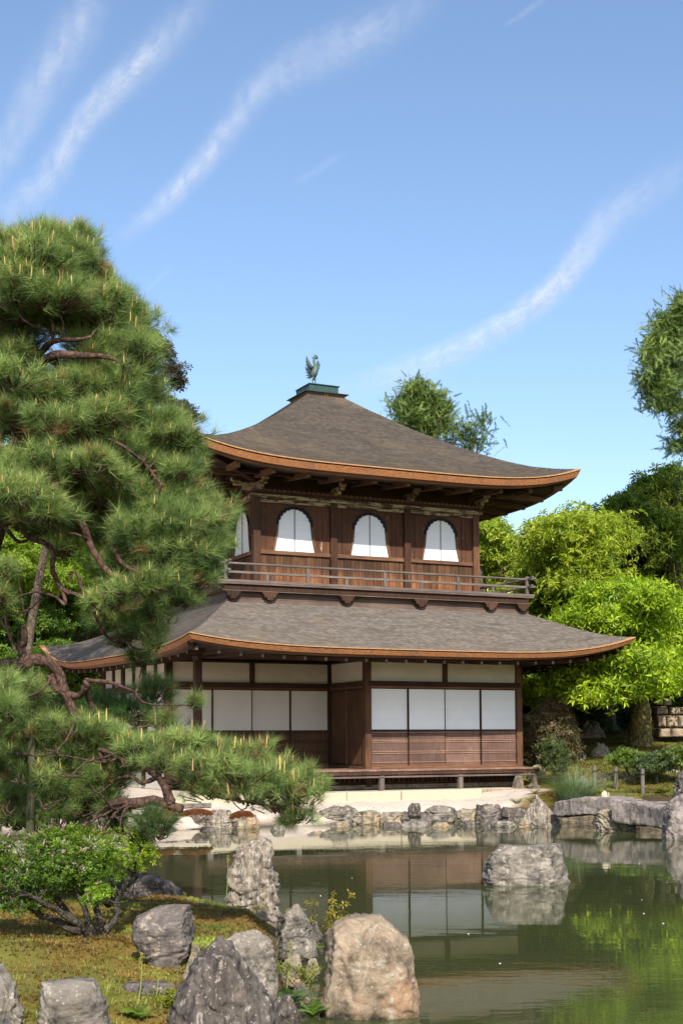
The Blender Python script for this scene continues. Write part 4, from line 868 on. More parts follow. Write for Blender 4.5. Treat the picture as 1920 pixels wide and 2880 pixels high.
# stone bridge: two long slabs
def slab(label, pts, th, dep, seed):
    """pts: (px, py_top) along the front edge at bridge depth"""
    P = [at(px, py, dd) for px, py, dd in pts]; P = spline(P, 16); n = len(P); V = []; m = 36
    tg = np.gradient(P, axis=0); 
    for i in range(n):
        t = tg[i]/np.linalg.norm(tg[i]); b = np.array([-t[1], t[0], 0]); b /= np.linalg.norm(b)
        if b.dot(CF) < 0: b = -b
        e = min(1, .35+1.5*min(i, n-1-i)/n*2)
        for k in range(m):
            a = 2*math.pi*k/m; ca, sa = math.cos(a), math.sin(a)
            o = b*(dep/2+np.sign(ca)*abs(ca)**.16*dep/2*-1)+np.array([0, 0, 1])*(-th/2+np.sign(sa)*abs(sa)**.16*th/2*(e**.35 if sa < 0 else 1))
            V.append(P[i]+o)
    V = np.array(V); V += (np.c_[fbm(V*3+seed, 4), fbm(V*3+seed+20, 4), fbm(V*3+seed+40, 4)])*.022; V += (np.c_[fbm(V*9+seed, 4), fbm(V*9+seed+5, 4), fbm(V*9+seed+9, 4)])*.016
    F = [(i*m+k, i*m+(k+1) % m, (i+1)*m+(k+1) % m, (i+1)*m+k) for i in range(n-1) for k in range(m)]
    me = bpy.data.meshes.new('bridge_slab'); me.from_pydata(V.tolist(), [], F+[tuple(range(m)), tuple((n-1)*m+k for k in range(m))][:2]); me.update()
    return link('bridge_slab', me, M_rk_brid, label=label, cat='bridge slab', group='slabs of the stone bridge')
slab('left slab of the stone bridge, joined to the leaning rock', [(1556, 2253, 25.6), (1600, 2246, 25.3), (1660, 2243, 25.0), (1720, 2246, 24.7), (1750, 2251, 24.55)], .34, .80, 1)
slab('right slab of the stone bridge, longer and reaching the right edge', [(1716, 2258, 24.5), (1760, 2257, 24.3), (1820, 2262, 23.9), (1870, 2269, 23.5), (1930, 2278, 23.1)], .40, .85, 5)
# granite step in two blocks
def gblock(x0, x1, y0, y1, z0, z1, label):
    o = box('granite_step', x0, x1, y0, y1, z0, z1, M_gran, bevel=.018, label=label, cat='step', group='granite blocks before the veranda'); return o
gblock(-1.2, 2.6, -1.98, -1.45, -.72, -.435, 'granite step block mostly behind the pine tip'); gblock(2.61, 3.90, -1.98, -1.45, -.72, -.435, 'middle granite step block before the veranda'); gblock(3.91, 5.92, -2.0, -1.45, -.72, -.43, 'right hand granite step block before the veranda')
for i in range(7):
    a = 5.95+i*.36; box('paving_curb', a, a+.34, -1.62, -1.50, -.60, -.462+random.uniform(-.006, .006), M_rk_bank, bevel=.012, label='thin kerb stone right of the granite step', cat='kerb stone', group='kerb stones along the gravel edge')
for i in range(9):
    a = atz(340+i*32, 2282-i*.9, -.62); 
    o = box('paving_curb', -.13, .13, -.09, .09, 0, .09, M_rk_mid, bevel=.015, label='low kerb stone on white gravel under the pine branch', cat='kerb stone', group='kerb stones on the left gravel'); o.location = (a[0], a[1]+.4, -.62); o.rotation_euler = (0, 0, -YAW*.9)
# faceted stone under the veranda end
fs = atz(1448, 2222, -.47); rock('faceted_stone', 'faceted brown stone under the right end of the veranda', 'stone', (7.55, -.95, -.47), [.16, .15, .12, .09], [.14, .14, .12, .10], .12, .31, M_rk_shade, 120, rough=.03, planes=8)
# ------------------------------------------------------------------ rope fence posts
pp = []
for i, (px, yb, yt, lab) in enumerate(((1671, 2220, 2153, 'wooden rope post beside the ornamental grass clump'), (1731, 2221, 2157, 'middle wooden rope post of the three in the moss'), (1806, 2232, 2162, 'wooden rope post nearest the right edge'))):
    p = atz(px, yb, hz(*atz(px, yb, -.42)[:2])); d = depth(p); h = (yb-yt)*d/FPX; pp.append((p, h))
    e = empty('rope_post', tuple(p), label=lab, cat='post', group='wooden posts joined by rope')
    MB().tube([(p[0], p[1], p[2]-.15), (p[0], p[1], p[2]+h*.5), (p[0]+.005, p[1], p[2]+h)], [.046, .045, .043], 12).build('pole', WD_greyz, e, False)
    MB().tube([(p[0]+.05*math.cos(a), p[1]+.05*math.sin(a), p[2]+h*.78+.012*math.sin(a*1.5)) for a in np.linspace(0, 4*math.pi, 26)], .008, 6).build('rope_binding', M_rope, e)
rp = []
pts = [(pp[0][0]+np.array([-1.6, .9, 0]), .45)]+pp
for (a, ha), (b, hb_) in zip(pts[:-1], pts[1:]):
    for t in np.linspace(0, 1, 9)[:-1]:
        q = a*(1-t)+b*t; rp.append((q[0], q[1]-.05, q[2]+(ha*(1-t)+hb_*t)*.76-.10*math.sin(math.pi*t)))
b, hb_ = pp[-1]; rp.append((b[0], b[1]-.05, b[2]+hb_*.76))
MB().tube(rp, .009, 6).build('rope', M_rope, label='dark rope strung between the wooden posts', cat='rope')
# rope tied marker stone on the bridge
q = at(1700, 2240, 24.95); 
ms = rock('marker_stone', 'small round marker stone tied with black rope on the bridge', 'stone', (q[0], q[1], q[2]-.01), [.075, .085, .07, .03], [.075, .085, .07, .03], .075, .12, M_gran, 130, rough=.02, planes=0, z0=0)
for k in range(2):
    c, s = (1, 0) if k == 0 else (0, 1)
    MB().tube([(c*.088*math.cos(a), s*.088*math.cos(a), .055+.068*math.sin(a)) for a in np.linspace(0, 2*math.pi, 17)], .008, 6, False).build('rope_tie', M_rope, ms, world=False)
MB().tube([(0, 0, .11), (.015, 0, .15), (-.01, 0, .19)], [.022, .016, .004], 6).build('rope_knot', M_rope, ms, world=False)
# ------------------------------------------------------------------ foliage machinery
def frames(D):
    D = D/np.linalg.norm(D, axis=1)[:, None]; r = RS.randn(*D.shape); U = np.cross(D, r); U /= np.linalg.norm(U, axis=1)[:, None]+1e-9
    return D, U, np.cross(D, U)
def scatter(TV, TF, P, D, s, col, jit=.18):
    """instance template (TV k,3: local z = D axis) at P facing D with size s; col (n,3) per instance; returns mesh arrays"""
    D, U, B = frames(D); n = len(P); k = len(TV)
    s = np.broadcast_to(np.asarray(s, float), (n,))
    V = P[:, None, :]+(TV[None, :, 0, None]*U[:, None]+TV[None, :, 1, None]*B[:, None]+TV[None, :, 2, None]*D[:, None])*s[:, None, None]
    F = (TF[None]+(np.arange(n)*k)[:, None, None]).reshape(-1, TF.shape[1])
    C = np.repeat(col, len(TF), 0)*(1+jit*RS.randn(len(F))[:, None]); return V.reshape(-1, 3), F, np.clip(C, .002, 1)
def leaf_tpl(nl=5, droop=.5, w=.30, seed=0, spread=1.0):
    """spray of nl pointed leaves hanging out from a twig tip, unit size"""
    r = np.random.RandomState(seed); V = []; F = []
    for i in range(nl):
        a = 2*math.pi*i/nl+r.rand()*.8; el = r.uniform(-.2, .7)*spread; L = r.uniform(.7, 1.1)
        d = np.array([math.cos(a)*math.cos(el), math.sin(a)*math.cos(el), math.sin(el)]); sd = np.cross(d, [0, 0, 1]); sd /= np.linalg.norm(sd); up = np.cross(sd, d)
        o = d*.08; m_ = o+d*L*.5+up*.10*L; t_ = o+d*L-up*droop*.3*L; n = len(V)
        V += [o, m_+sd*w*L*.5-up*.05*L, t_, m_-sd*w*L*.5-up*.05*L]; F += [(n, n+1, n+2), (n, n+2, n+3)]
    return np.array(V), np.array(F)
def needle_tpl(n=42, seed=0, w=.026, spread=1.0):
    r = np.random.RandomState(seed); V = []; F = []
    for i in range(n):
        a = r.rand()*2*math.pi; el = r.uniform(.05, 1.35)*spread; L = r.uniform(.75, 1.1); z0 = r.uniform(-.35, .1)
        d = np.array([math.cos(a)*math.cos(el), math.sin(a)*math.cos(el), math.sin(el)]); sd = np.cross(d, r.randn(3)); sd /= np.linalg.norm(sd)
        o = np.array([0, 0, z0]); k = len(V); V += [o-sd*w*.5, o+sd*w*.5, o+d*L]; F += [(k, k+1, k+2)]
    return np.array(V), np.array(F)
def blob_pts(c, r, n, up=.35, shell=(.72, 1.02)):
    """points near the surface of a flattened blob, favouring its upper side; returns P and outward directions"""
    d = RS.randn(int(n*1.9), 3); d /= np.linalg.norm(d, axis=1)[:, None]; keep = RS.rand(len(d)) < np.clip(.5+up+d[:, 2]*.7, .12, 1); d = d[keep][:n]
    q = RS.uniform(shell[0]**3, shell[1]**3, len(d))**(1/3.)
    return c+d*q[:, None]*r, d
def colmix(c1, c2, n, t=None):
    t = RS.rand(n) if t is None else t
    return np.array(c1)[None]*(1-t[:, None])+np.array(c2)[None]*t[:, None]
def limb(mb, a, b, ra, rb, sag=.1, n=8, seg=9, wig=.06, rnd=RS):
    a = np.array(a, float); b = np.array(b, float); L = np.linalg.norm(b-a); P = []
    o1, o2 = rnd.randn(3)*wig*L, rnd.randn(3)*wig*L
    for i in range(seg+1):
        t = i/seg; P.append(a+(b-a)*t+np.array([0, 0, 1])*sag*L*math.sin(math.pi*t)+o1*math.sin(math.pi*t)+o2*math.sin(2*math.pi*t)*.5)
    mb.tube(P, [ra+(rb-ra)*(i/seg)**.8 for i in range(seg+1)], n, wob=.08); return P
def tree(name, label, base, blobs, c1, c2, leaf, nper, trunk_r=.15, tpl=None, barkm=None, mat_=None, cat='tree', group=None, fork=.45, dirup=.35, jit=.22, trunk_pts=None, clus=7, sprd=.55, limbs=True, shell=(.72, 1.02)):
    """blobs: list of (centre, (rx, ry, rz)); leaf: leaf spray size in metres"""
    rt = empty(name, tuple(base), label=label, cat=cat, group=group)
    mb = MB(); base = np.array(base, float); cs = np.array([b[0] for b in blobs]); top = cs.mean(0)
    fk = base+(top-base)*fork; fk[:2] = base[:2]+(top-base)[:2]*fork*.6
    if trunk_pts is not None:
        P = spline(trunk_pts, 6); mb.tube(P, np.linspace(trunk_r*1.25, trunk_r*.75, len(P)), 12, wob=.07); fk = P[-1]
    else: P = limb(mb, base-np.array([0, 0, .3]), fk, trunk_r*1.2, trunk_r*.75, 0, 10, 8, .03)
    P = np.array(P)
    if limbs:
        for c, r in blobs:
            st = P[min(len(P)-1, int(len(P)*RS.uniform(.7, 1)))]
            limb(mb, st, c, trunk_r*.42, .02, .08, 6, 8, .06)
    mb.build('trunk', barkm or M_bark, rt, True)
    TVs = tpl or [leaf_tpl(5, .5, .32, s) for s in range(4)]
    VV, FF, CC = [], [], []; off = 0
    for c, r in blobs:
        r = np.array(r, float)
        # twig-end clusters, each with several sprays: gives light and dark clumps and gaps
        nc = max(4, int(nper/clus)); Pc, Dc = blob_pts(np.array(c), r, nc, shell=shell); Pc = c+(Pc-c)*(1+.55*fbm(Dc*1.9+np.array(c), 3))[:, None]
        for q, d in zip(Pc, Dc):
            k = clus; lp = q+RS.randn(k, 3)*np.array([1, 1, .55])*leaf*sprd*1.6; dd = d[None]*.7+RS.randn(k, 3)*.55; dd[:, 2] += dirup
            tv, tf = TVs[RS.randint(len(TVs))]; tone = np.clip(RS.rand()*.9+RS.randn(k)*.18, 0, 1)
            v, f, cc = scatter(tv, tf, lp, dd, leaf*RS.uniform(.75, 1.2, k), colmix(c1, c2, k, tone), jit)
            VV.append(v); FF.append(f+off); CC.append(cc); off += len(v)
    link('crown', npmesh('crown', np.concatenate(VV), np.concatenate(FF), col=np.concatenate(CC)), mat_ or M_leaf, rt, kind='stuff')
    return rt
def pxblobs(lst, d, dj=1.2, flat=.8, layers=2):
    out = []
    for e in lst:
        px, py, r = e[:3]; ry = e[3] if len(e) > 3 else r*flat
        for k in range(layers):
            dd = d+RS.uniform(-dj, dj)+(k-(layers-1)/2)*dj*1.2; s = dd/FPX
            out.append((at(px+RS.uniform(-.15, .15)*r, py+RS.uniform(-.15, .15)*ry, dd), (r*s, r*s, ry*s)))
    return out
def fill(x0, x1, y0, y1, r, n, seed, cond=None):
    """random blob centres in a pixel rectangle (condition keeps the crown's outline)"""
    rr = np.random.RandomState(seed); L = []
    while len(L) < n:
        x, y = rr.uniform(x0, x1), rr.uniform(y0, y1)
        if cond is None or cond(x, y): L.append((x, y, r*rr.uniform(.7, 1.25)))
    return L
YG1, YG2 = (.19, .29, .025), (.52, .60, .08)          # yellow-green young leaves
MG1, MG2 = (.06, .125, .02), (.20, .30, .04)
DG1, DG2 = (.015, .035, .012), (.045, .085, .022)
BRDR = [leaf_tpl(7, .9, .24, s, .55) for s in range(4)]
# right background: big pale green tree
def cR(x, y): return y > 1480+max(0, (1760-x))*-.02 and ((x-1730)/230)**2+((y-1700)/255)**2 < 1 or (x > 1640 and y > 1500 and y < 1900)
d = 40
tree('broadleaf_tree', 'large yellow green tree with drooping leaves right of the balcony', tuple(at(1700, 2060, d)), pxblobs([(1560, 1510, 45), (1620, 1500, 55), (1545, 1560, 40), (1600, 1580, 60), (1660, 1560, 60), (1700, 1500, 50), (1560, 1640, 45), (1620, 1660, 60), (1530, 1700, 40), (1545, 1760, 45), (1600, 1740, 60), (1670, 1640, 70), (1720, 1700, 60), (1580, 1820, 60), (1640, 1820, 70), (1520, 1620, 22)], d, 1.6), YG1, YG2, .20, 420, .25, BRDR, group='trees on the slope behind the right bank', jit=.2, shell=(.5, 1.2), sprd=.8)
tree('broadleaf_tree', 'tall mid green tree at the right edge above the yellow green tree', tuple(at(1860, 2060, 43)), pxblobs([(1780, 1430, 50), (1830, 1400, 55), (1890, 1370, 50), (1720, 1470, 40), (1760, 1500, 70), (1830, 1480, 75), (1900, 1450, 70), (1800, 1570, 80), (1880, 1560, 80), (1850, 1660, 90), (1930, 1640, 80), (1780, 1660, 70), (1900, 1760, 90), (1820, 1760, 80)], 43, 1.8), MG1, (.32, .40, .06), .20, 380, .3, BRDR, group='trees on the slope behind the right bank')
tree('twiggy_tree', 'thin dark twig with sparse leaves above the right edge trees', tuple(at(1935, 2060, 41)), pxblobs([(1895, 1320, 18), (1905, 1350, 22), (1925, 1380, 30)], 41, .3, layers=1), DG2, MG2, .16, 24, .06, BRDR)
# sunlit camphor-like tree with mossy trunk
dT = 36.3
tb = at(1800, 2122, dT)
tree('garden_tree', 'bright green tree with a mossy trunk standing behind the stone bridge', tuple(tb), pxblobs([(1700, 1680, 60, 20), (1770, 1670, 60, 19), (1830, 1690, 55, 19), (1640, 1740, 60, 20), (1720, 1745, 70, 22), (1800, 1745, 70, 22), (1870, 1740, 55, 22), (1905, 1800, 50, 25), (1700, 1880, 70, 19), (1640, 1900, 60, 17), (1570, 1930, 60, 17), (1520, 1950, 40, 14), (1600, 1870, 50, 14), (1770, 1860, 80, 25), (1850, 1850, 70, 25), (1820, 1920, 80, 20), (1740, 1930, 70, 20), (1890, 1910, 60, 22), (1780, 1800, 70, 19), (1670, 1950, 60, 14)], dT, 1.7, layers=3), (.14, .25, .015), (.46, .60, .035), .19, 250, .30, [leaf_tpl(5, .7, .36, s, .6) for s in range(4)], M_mbark, clus=6, sprd=.75, shell=(.45, 1.15), jit=.28, trunk_pts=[at(1802, 2160, dT), at(1800, 2110, dT), at(1798, 2060, dT), at(1800, 2010, dT), at(1792, 1960, dT), at(1790, 1900, dT)], dirup=.2)
mbl = MB(); limb(mbl, at(1815, 2000, dT), at(1880, 1960, dT), .12, .08, .02, 8); limb(mbl, at(1880, 1960, dT), at(1930, 1900, dT), .08, .05, .02, 8)
# behind pavilion: fir top and bright tree
def fir(name, label, base, topz, blobs, **k): pass
FIRT = []
for s in range(4):
    r = np.random.RandomState(s+50); V = []; F = []
    for i in range(30):       # flat spray of short stiff needles on both sides of a twig
        t = i/30; sd = 1 if i % 2 else -1; o = np.array([0, 0, t*1.2-.2]); L = .30*(1-.5*t)
        d = np.array([sd*.85, r.uniform(-.5, .5), .5]); d /= np.linalg.norm(d); w = np.array([0, 0, .035]); n = len(V)
        V += [o-w, o+w, o+d*L]; F += [(n, n+1, n+2)]
    n = len(V); V += [np.array([-.02, 0, -.3]), np.array([.02, 0, -.3]), np.array([0, 0, 1.1])]; F += [(n, n+1, n+2)]
    FIRT.append((np.array(V), np.array(F)))
d = 44
tree('fir_tree', 'dark green fir top rising behind the right slope of the upper roof', tuple(at(1200, 2070, d)), pxblobs([(1172, 1090, 8), (1165, 1105, 18, 12), (1205, 1112, 12, 8), (1140, 1128, 18, 10), (1190, 1130, 24, 14), (1225, 1140, 16, 10), (1130, 1150, 14, 10), (1165, 1155, 34, 16), (1215, 1160, 24, 12), (1240, 1150, 12, 8), (1150, 1180, 30, 16), (1195, 1190, 34, 16), (1235, 1185, 14, 10), (1175, 1210, 34, 16), (1215, 1215, 22, 12), (1140, 1200, 20, 12)], d, .4), (.06, .11, .025), (.24, .32, .08), .24, 110, .16, FIRT, mat_=M_needle, dirup=.25, group='firs showing above the roof', clus=4, fork=.8, shell=(.35, 1.1))
tree('fir_tree', 'sparse fir sprigs poking up right of the taller fir', tuple(at(1320, 2070, d)), pxblobs([(1345, 1190, 14), (1320, 1205, 20, 12), (1290, 1215, 18, 12), (1270, 1235, 16, 10), (1320, 1245, 22, 12), (1350, 1258, 16, 8), (1300, 1262, 22, 10)], d, .3, layers=1), (.045, .09, .022), (.14, .20, .05), .36, 36, .08, FIRT, mat_=M_needle, dirup=.3, group='firs showing above the roof', clus=4, fork=.9, shell=(.2, 1.0))
tree('broadleaf_tree', 'sunlit light green tree just right of the upper storey wall', tuple(at(1360, 2060, 46)), pxblobs([(1355, 1465, 26), (1375, 1500, 30), (1360, 1560, 50), (1410, 1560, 40), (1440, 1545, 28), (1380, 1620, 50), (1420, 1600, 30), (1350, 1660, 40), (1390, 1670, 34), (1330, 1520, 40)], 46, 1.2), YG1, YG2, .20, 330, .2, [leaf_tpl(6, .5, .3, s) for s in range(4)], group='trees on the slope behind the right bank')
tree('wispy_tree', 'pale feathery treetop between the balcony corner and the yellow green tree', tuple(at(1480, 2060, 52)), pxblobs([(1470, 1620, 24), (1500, 1640, 20), (1440, 1650, 24), (1460, 1670, 34), (1500, 1690, 34)], 52, 1), (.12, .13, .06), (.22, .24, .11), .22, 160, .1, [leaf_tpl(6, .3, .14, s) for s in range(3)])
tree('wispy_tree', 'blue grey feathery treetop left of the yellow green tree', tuple(at(1530, 2060, 50)), pxblobs([(1530, 1600, 30), (1555, 1620, 34), (1520, 1580, 14)], 50, .6), (.10, .13, .11), (.2, .24, .2), .22, 150, .1, [leaf_tpl(6, .3, .12, s) for s in range(3)])
# right edge tall cedar reaching into frame
tree('cypress_tree', 'tall cypress whose branches hang into the picture at the upper right', tuple(at(2040, 2070, 38)), pxblobs([(1925, 850, 18), (1905, 900, 26), (1868, 912, 22), (1930, 930, 50), (1880, 950, 30), (1850, 960, 20), (1905, 985, 40), (1835, 1000, 22), (1858, 1030, 26), (1905, 1045, 40), (1835, 1060, 24), (1860, 1085, 30), (1915, 1090, 30), (1840, 1105, 18), (1862, 1135, 16), (1910, 1150, 24), (1925, 1200, 16), (1915, 1250, 14), (1950, 1000, 50), (1950, 870, 40)], 38, .9), (.07, .12, .028), (.25, .33, .08), .24, 120, .25, FIRT, mat_=M_needle, dirup=-.35, clus=5, fork=.85, shell=(.3, 1.0), limbs=False)
# shaded understory right of the building
def bush(name, label, px, py, d, rpx, rypx, c1, c2, leaf, n, tpl=None, group=None, cat='shrub', nb=5, m=None, bm=None):
    s = d/FPX; base = at(px, py, d); L = []
    for i in range(nb):
        a = RS.uniform(0, 2*math.pi); q = RS.uniform(.2, .6)
        L.append((base+np.array([math.cos(a)*rpx*s*q, math.sin(a)*rpx*s*q, rypx*s*RS.uniform(.35, 1.1)]), (rpx*s*.62, rpx*s*.62, rypx*s*.6)))
    return tree(name, label, tuple(base), L, c1, c2, leaf, n, .035, tpl, bm or M_bark, m, cat, group, fork=.35)
LS = [leaf_tpl(5, .3, .42, s) for s in range(4)]
bush('shrub', 'tan and green mottled shrub right of the ground floor wall', 1545, 2130, 33.6, 68, 95, (.10, .09, .04), (.34, .27, .15), .10, 900, LS, nb=7)
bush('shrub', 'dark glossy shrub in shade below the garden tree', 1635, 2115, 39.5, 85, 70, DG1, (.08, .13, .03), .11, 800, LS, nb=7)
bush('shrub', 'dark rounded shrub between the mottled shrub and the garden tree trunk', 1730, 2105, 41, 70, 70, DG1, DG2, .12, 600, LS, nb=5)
bush('pine_shrub', 'small layered shrub with a crooked trunk beside the ornamental grass', 1558, 2185, 31.8, 42, 60, (.06, .09, .03), (.15, .19, .06), .07, 420, LS, nb=4)
bush('shrub', 'low light green shrub left of the mossy trunk base', 1760, 2165, 31, 45, 32, (.07, .13, .02), (.22, .32, .05), .08, 260, LS, nb=3)
bush('shrub', 'rounded grey green shrub right of the mossy trunk base', 1845, 2170, 30.5, 62, 40, (.06, .10, .03), (.16, .22, .09), .08, 420, LS, nb=4)
bush('shrub', 'small pale green shrub cut by the right edge', 1915, 2150, 30, 35, 28, (.09, .14, .03), (.25, .32, .08), .08, 240, LS, nb=3)
# understory wall of dark foliage behind (individual trees)
for i, (px, py, d, r, lab) in enumerate(((1480, 1990, 41, 85, 'dark evergreen behind the right corner of the ground floor'), (1600, 2010, 42, 95, 'dark evergreen behind the mottled shrub'), (1720, 1990, 43, 95, 'dark evergreen behind the garden tree canopy'), (1830, 1960, 47, 95, 'dark evergreen behind the stone wall'), (1930, 1940, 46, 95, 'dark evergreen at the right edge behind the stone wall'), (1540, 1870, 44, 80, 'dark evergreen seen under the lower roof tip'), (1900, 1850, 48, 90, 'dark evergreen above the stone wall at the right edge'))):
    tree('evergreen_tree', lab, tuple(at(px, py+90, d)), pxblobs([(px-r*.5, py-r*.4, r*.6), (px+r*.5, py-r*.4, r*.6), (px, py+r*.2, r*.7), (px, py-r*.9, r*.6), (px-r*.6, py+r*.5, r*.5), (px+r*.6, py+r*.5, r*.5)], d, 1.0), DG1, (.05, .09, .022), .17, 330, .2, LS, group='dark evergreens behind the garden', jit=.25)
# left background trees seen through the pine
for i, (px, py, d, r, c1, c2, lab) in enumerate(((60, 1560, 40, 130, YG1, (.24, .36, .03), 'bright maple behind the pine at the left edge'), (200, 1640, 43, 120, (.08, .16, .015), (.22, .34, .03), 'bright maple behind the dangling pine branch'), (330, 1580, 46, 100, (.16, .19, .03), (.33, .32, .07), 'yellowish maple seen through the pine'), (60, 1800, 41, 120, (.05, .11, .015), (.17, .28, .03), 'mid green maple behind the thick pine limb'), (260, 1780, 48, 100, MG1, (.15, .24, .03), 'green tree behind the left tip of the lower roof'), (150, 1930, 38, 110, MG1, (.15, .26, .03), 'green bush tree behind the prop pole'), (330, 1950, 44, 90, DG1, MG2, 'darker tree left of the side wall'), (100, 1700, 52, 160, DG1, MG1, 'dark distant tree behind the maples'), (420, 1700, 52, 110, DG2, MG2, 'dark distant tree behind the left of the pavilion'), (330, 1480, 50, 120, DG2, MG2, 'dark tree high behind the pine'), (20, 1350, 48, 150, DG2, MG2, 'dark tree top behind the pine at the left edge'))):
    tree('maple_tree' if 'maple' in lab else 'broadleaf_tree', lab, tuple(at(px, 2090, d)), pxblobs([(px-r*.55, py-r*.3, r*.5, r*.3), (px+r*.55, py-r*.3, r*.5, r*.3), (px, py+r*.05, r*.6, r*.35), (px, py-r*.75, r*.5, r*.3), (px-r*.6, py+r*.45, r*.5, r*.3), (px+r*.6, py+r*.5, r*.5, r*.3), (px, py+r*.7, r*.5, r*.3)], d, 1.2), c1, c2, .14, 420, .16, [leaf_tpl(6, .2, .4, s) for s in range(4)], group='trees behind the pine', jit=.2)
tree('oak_tree', 'sparse small leaved tree top poking out right of the pine', tuple(at(40, 2110, 30)), pxblobs([(450, 985, 28), (482, 1045, 26), (500, 1075, 20), (515, 1150, 22, 14), (536, 1172, 16, 10), (430, 960, 26, 22), (460, 1000, 22, 18), (420, 1010, 22), (470, 1040, 22, 16), (440, 1075, 24, 18), (440, 1120, 16), (470, 1130, 20, 12), (500, 1145, 20, 10), (522, 1165, 14, 9)], 30, .4, layers=1)+pxblobs([(330, 1050, 60), (250, 1100, 70), (160, 1100, 80), (300, 1180, 70), (200, 1200, 80), (90, 1180, 80), (120, 1290, 80), (230, 1290, 80), (330, 1270, 60)], 29, 1.2), (.05, .055, .045), (.14, .13, .11), .085, 150, .10, LS, clus=5, shell=(.2, 1.05), fork=.85)
# dark rocks and stones on the right slope, under the trees
sl_ = [(1660, 2120, 60, 55), (1570, 2150, 40, 35), (1720, 2105, 55, 40), (1690, 2160, 45, 40), (1620, 2165, 50, 45), (1745, 2075, 60, 40), (1600, 2090, 40, 40), (1860, 2125, 50, 40), (1905, 2110, 50, 45), (1880, 2190, 45, 25), (1770, 2140, 35, 30), (1840, 2095, 30, 30), (1640, 2205, 22, 14), (1700, 2195, 26, 14), (1770, 2200, 26, 14), (1510, 2180, 30, 20), (1500, 2225, 30, 16)]
for i, (px, py, w, h) in enumerate(sl_):
    s = 31+max(0, 2200-py)*.095; p = at(px, py, s); q = s/FPX
    rock('slope_rock', ['mossy rock in shade on the right slope', 'brown rock under the garden tree'][i % 2]+', '+['largest, left of the trunk', 'by the mottled shrub', 'pale topped, left of the trunk', 'behind the ornamental grass', 'low, behind the ornamental grass', 'upper one near the trunk', 'upper one by the mottled shrub', 'right of the trunk', 'below the stone wall at the right edge', 'beside the last rope post', 'at the foot of the trunk', 'just below the stone wall', 'small, left of the first rope post', 'small, between rope posts', 'small, near the last rope post', 'near the veranda corner', 'beside the path end'][i], 'rock', (p[0], p[1], p[2]-.05), [w*q, w*q*1.02, w*q*.9, w*q*.6, w*q*.2], [w*q, w*q*.95, w*q*.8, w*q*.5, w*q*.2], w*q*.7, h*q*1.8, M_rk_shade if i % 3 else M_rk_bank, 150+i, rough=.1, planes=6, group='rocks on the shaded slope')
# retaining wall of cut stone at right, each stone separate
wl = empty('stone_wall', tuple(at(1900, 2080, 37)), label='retaining wall of tan fitted stones behind the mossy trunk', cat='wall')
rr_ = np.random.RandomState(3)
rows = [(2076, 2048, [(1850, 1885), (1885, 1925), (1925, 1970)]), (2048, 2012, [(1845, 1872), (1872, 1905), (1905, 1960)]), (2012, 1988, [(1842, 1878), (1878, 1912), (1912, 1965)]), (1986, 1962, [(1838, 1862), (1862, 1888)])]
for (yb, yt, cs_) in rows:
    for (a, b) in cs_:
        A = at(a+.8, yb-.8, 37); B_ = at(b-.8, yt+.8, 37); wv = CR*1.0; n_ = np.array([_f[0], _f[1], 0])
        j = rr_.uniform(-2, 2, 8); c4 = [at(a+1+j[0], yb-1, 37), at(b-1+j[1], yb-1, 37), at(b-1+j[2], yt+1, 37), at(a+1+j[3], yt+1, 37)]
        mid = sum(c4)/4-n_*.09
        v = [c+n_*.4 for c in c4]+[c4[k]*1.0 for k in range(4)]+[mid+(c4[k]-sum(c4)/4)*.78 for k in range(4)]
        f = [(4, 5, 9, 8), (5, 6, 10, 9), (6, 7, 11, 10), (7, 4, 8, 11), (8, 9, 10, 11), (0, 1, 5, 4), (1, 2, 6, 5), (2, 3, 7, 6), (3, 0, 4, 7)]
        MB().add(v, f).build('stone_block', M_rk_wall, wl, bevel=.02)
# ------------------------------------------------------------------ pine in front at left
PINE = empty('pine_tree', tuple(at(-230, 2700, 10.5)), label='large red barked pine leaning over the pond at left', cat='tree')
dp = 10.6
trk = [at(-240, 2720, dp), at(-210, 2400, dp), at(-180, 2100, dp), at(-150, 1850, dp), at(-90, 1600, dp), at(10, 1400, dp+.1), at(70, 1270, dp+.2), at(95, 1180, dp+.2), at(110, 1080, dp+.2), at(75, 1010, dp+.3), at(60, 940, dp+.3), at(110, 850, dp+.3), at(130, 760, dp+.3)]
TP = spline(trk, 6); MB().tube(TP, np.interp(np.linspace(0, 1, len(TP)), [0, .4, .6, .8, 1], [.20, .15, .10, .055, .018]), 12, wob=.12).build('trunk', M_pbark, PINE, True)
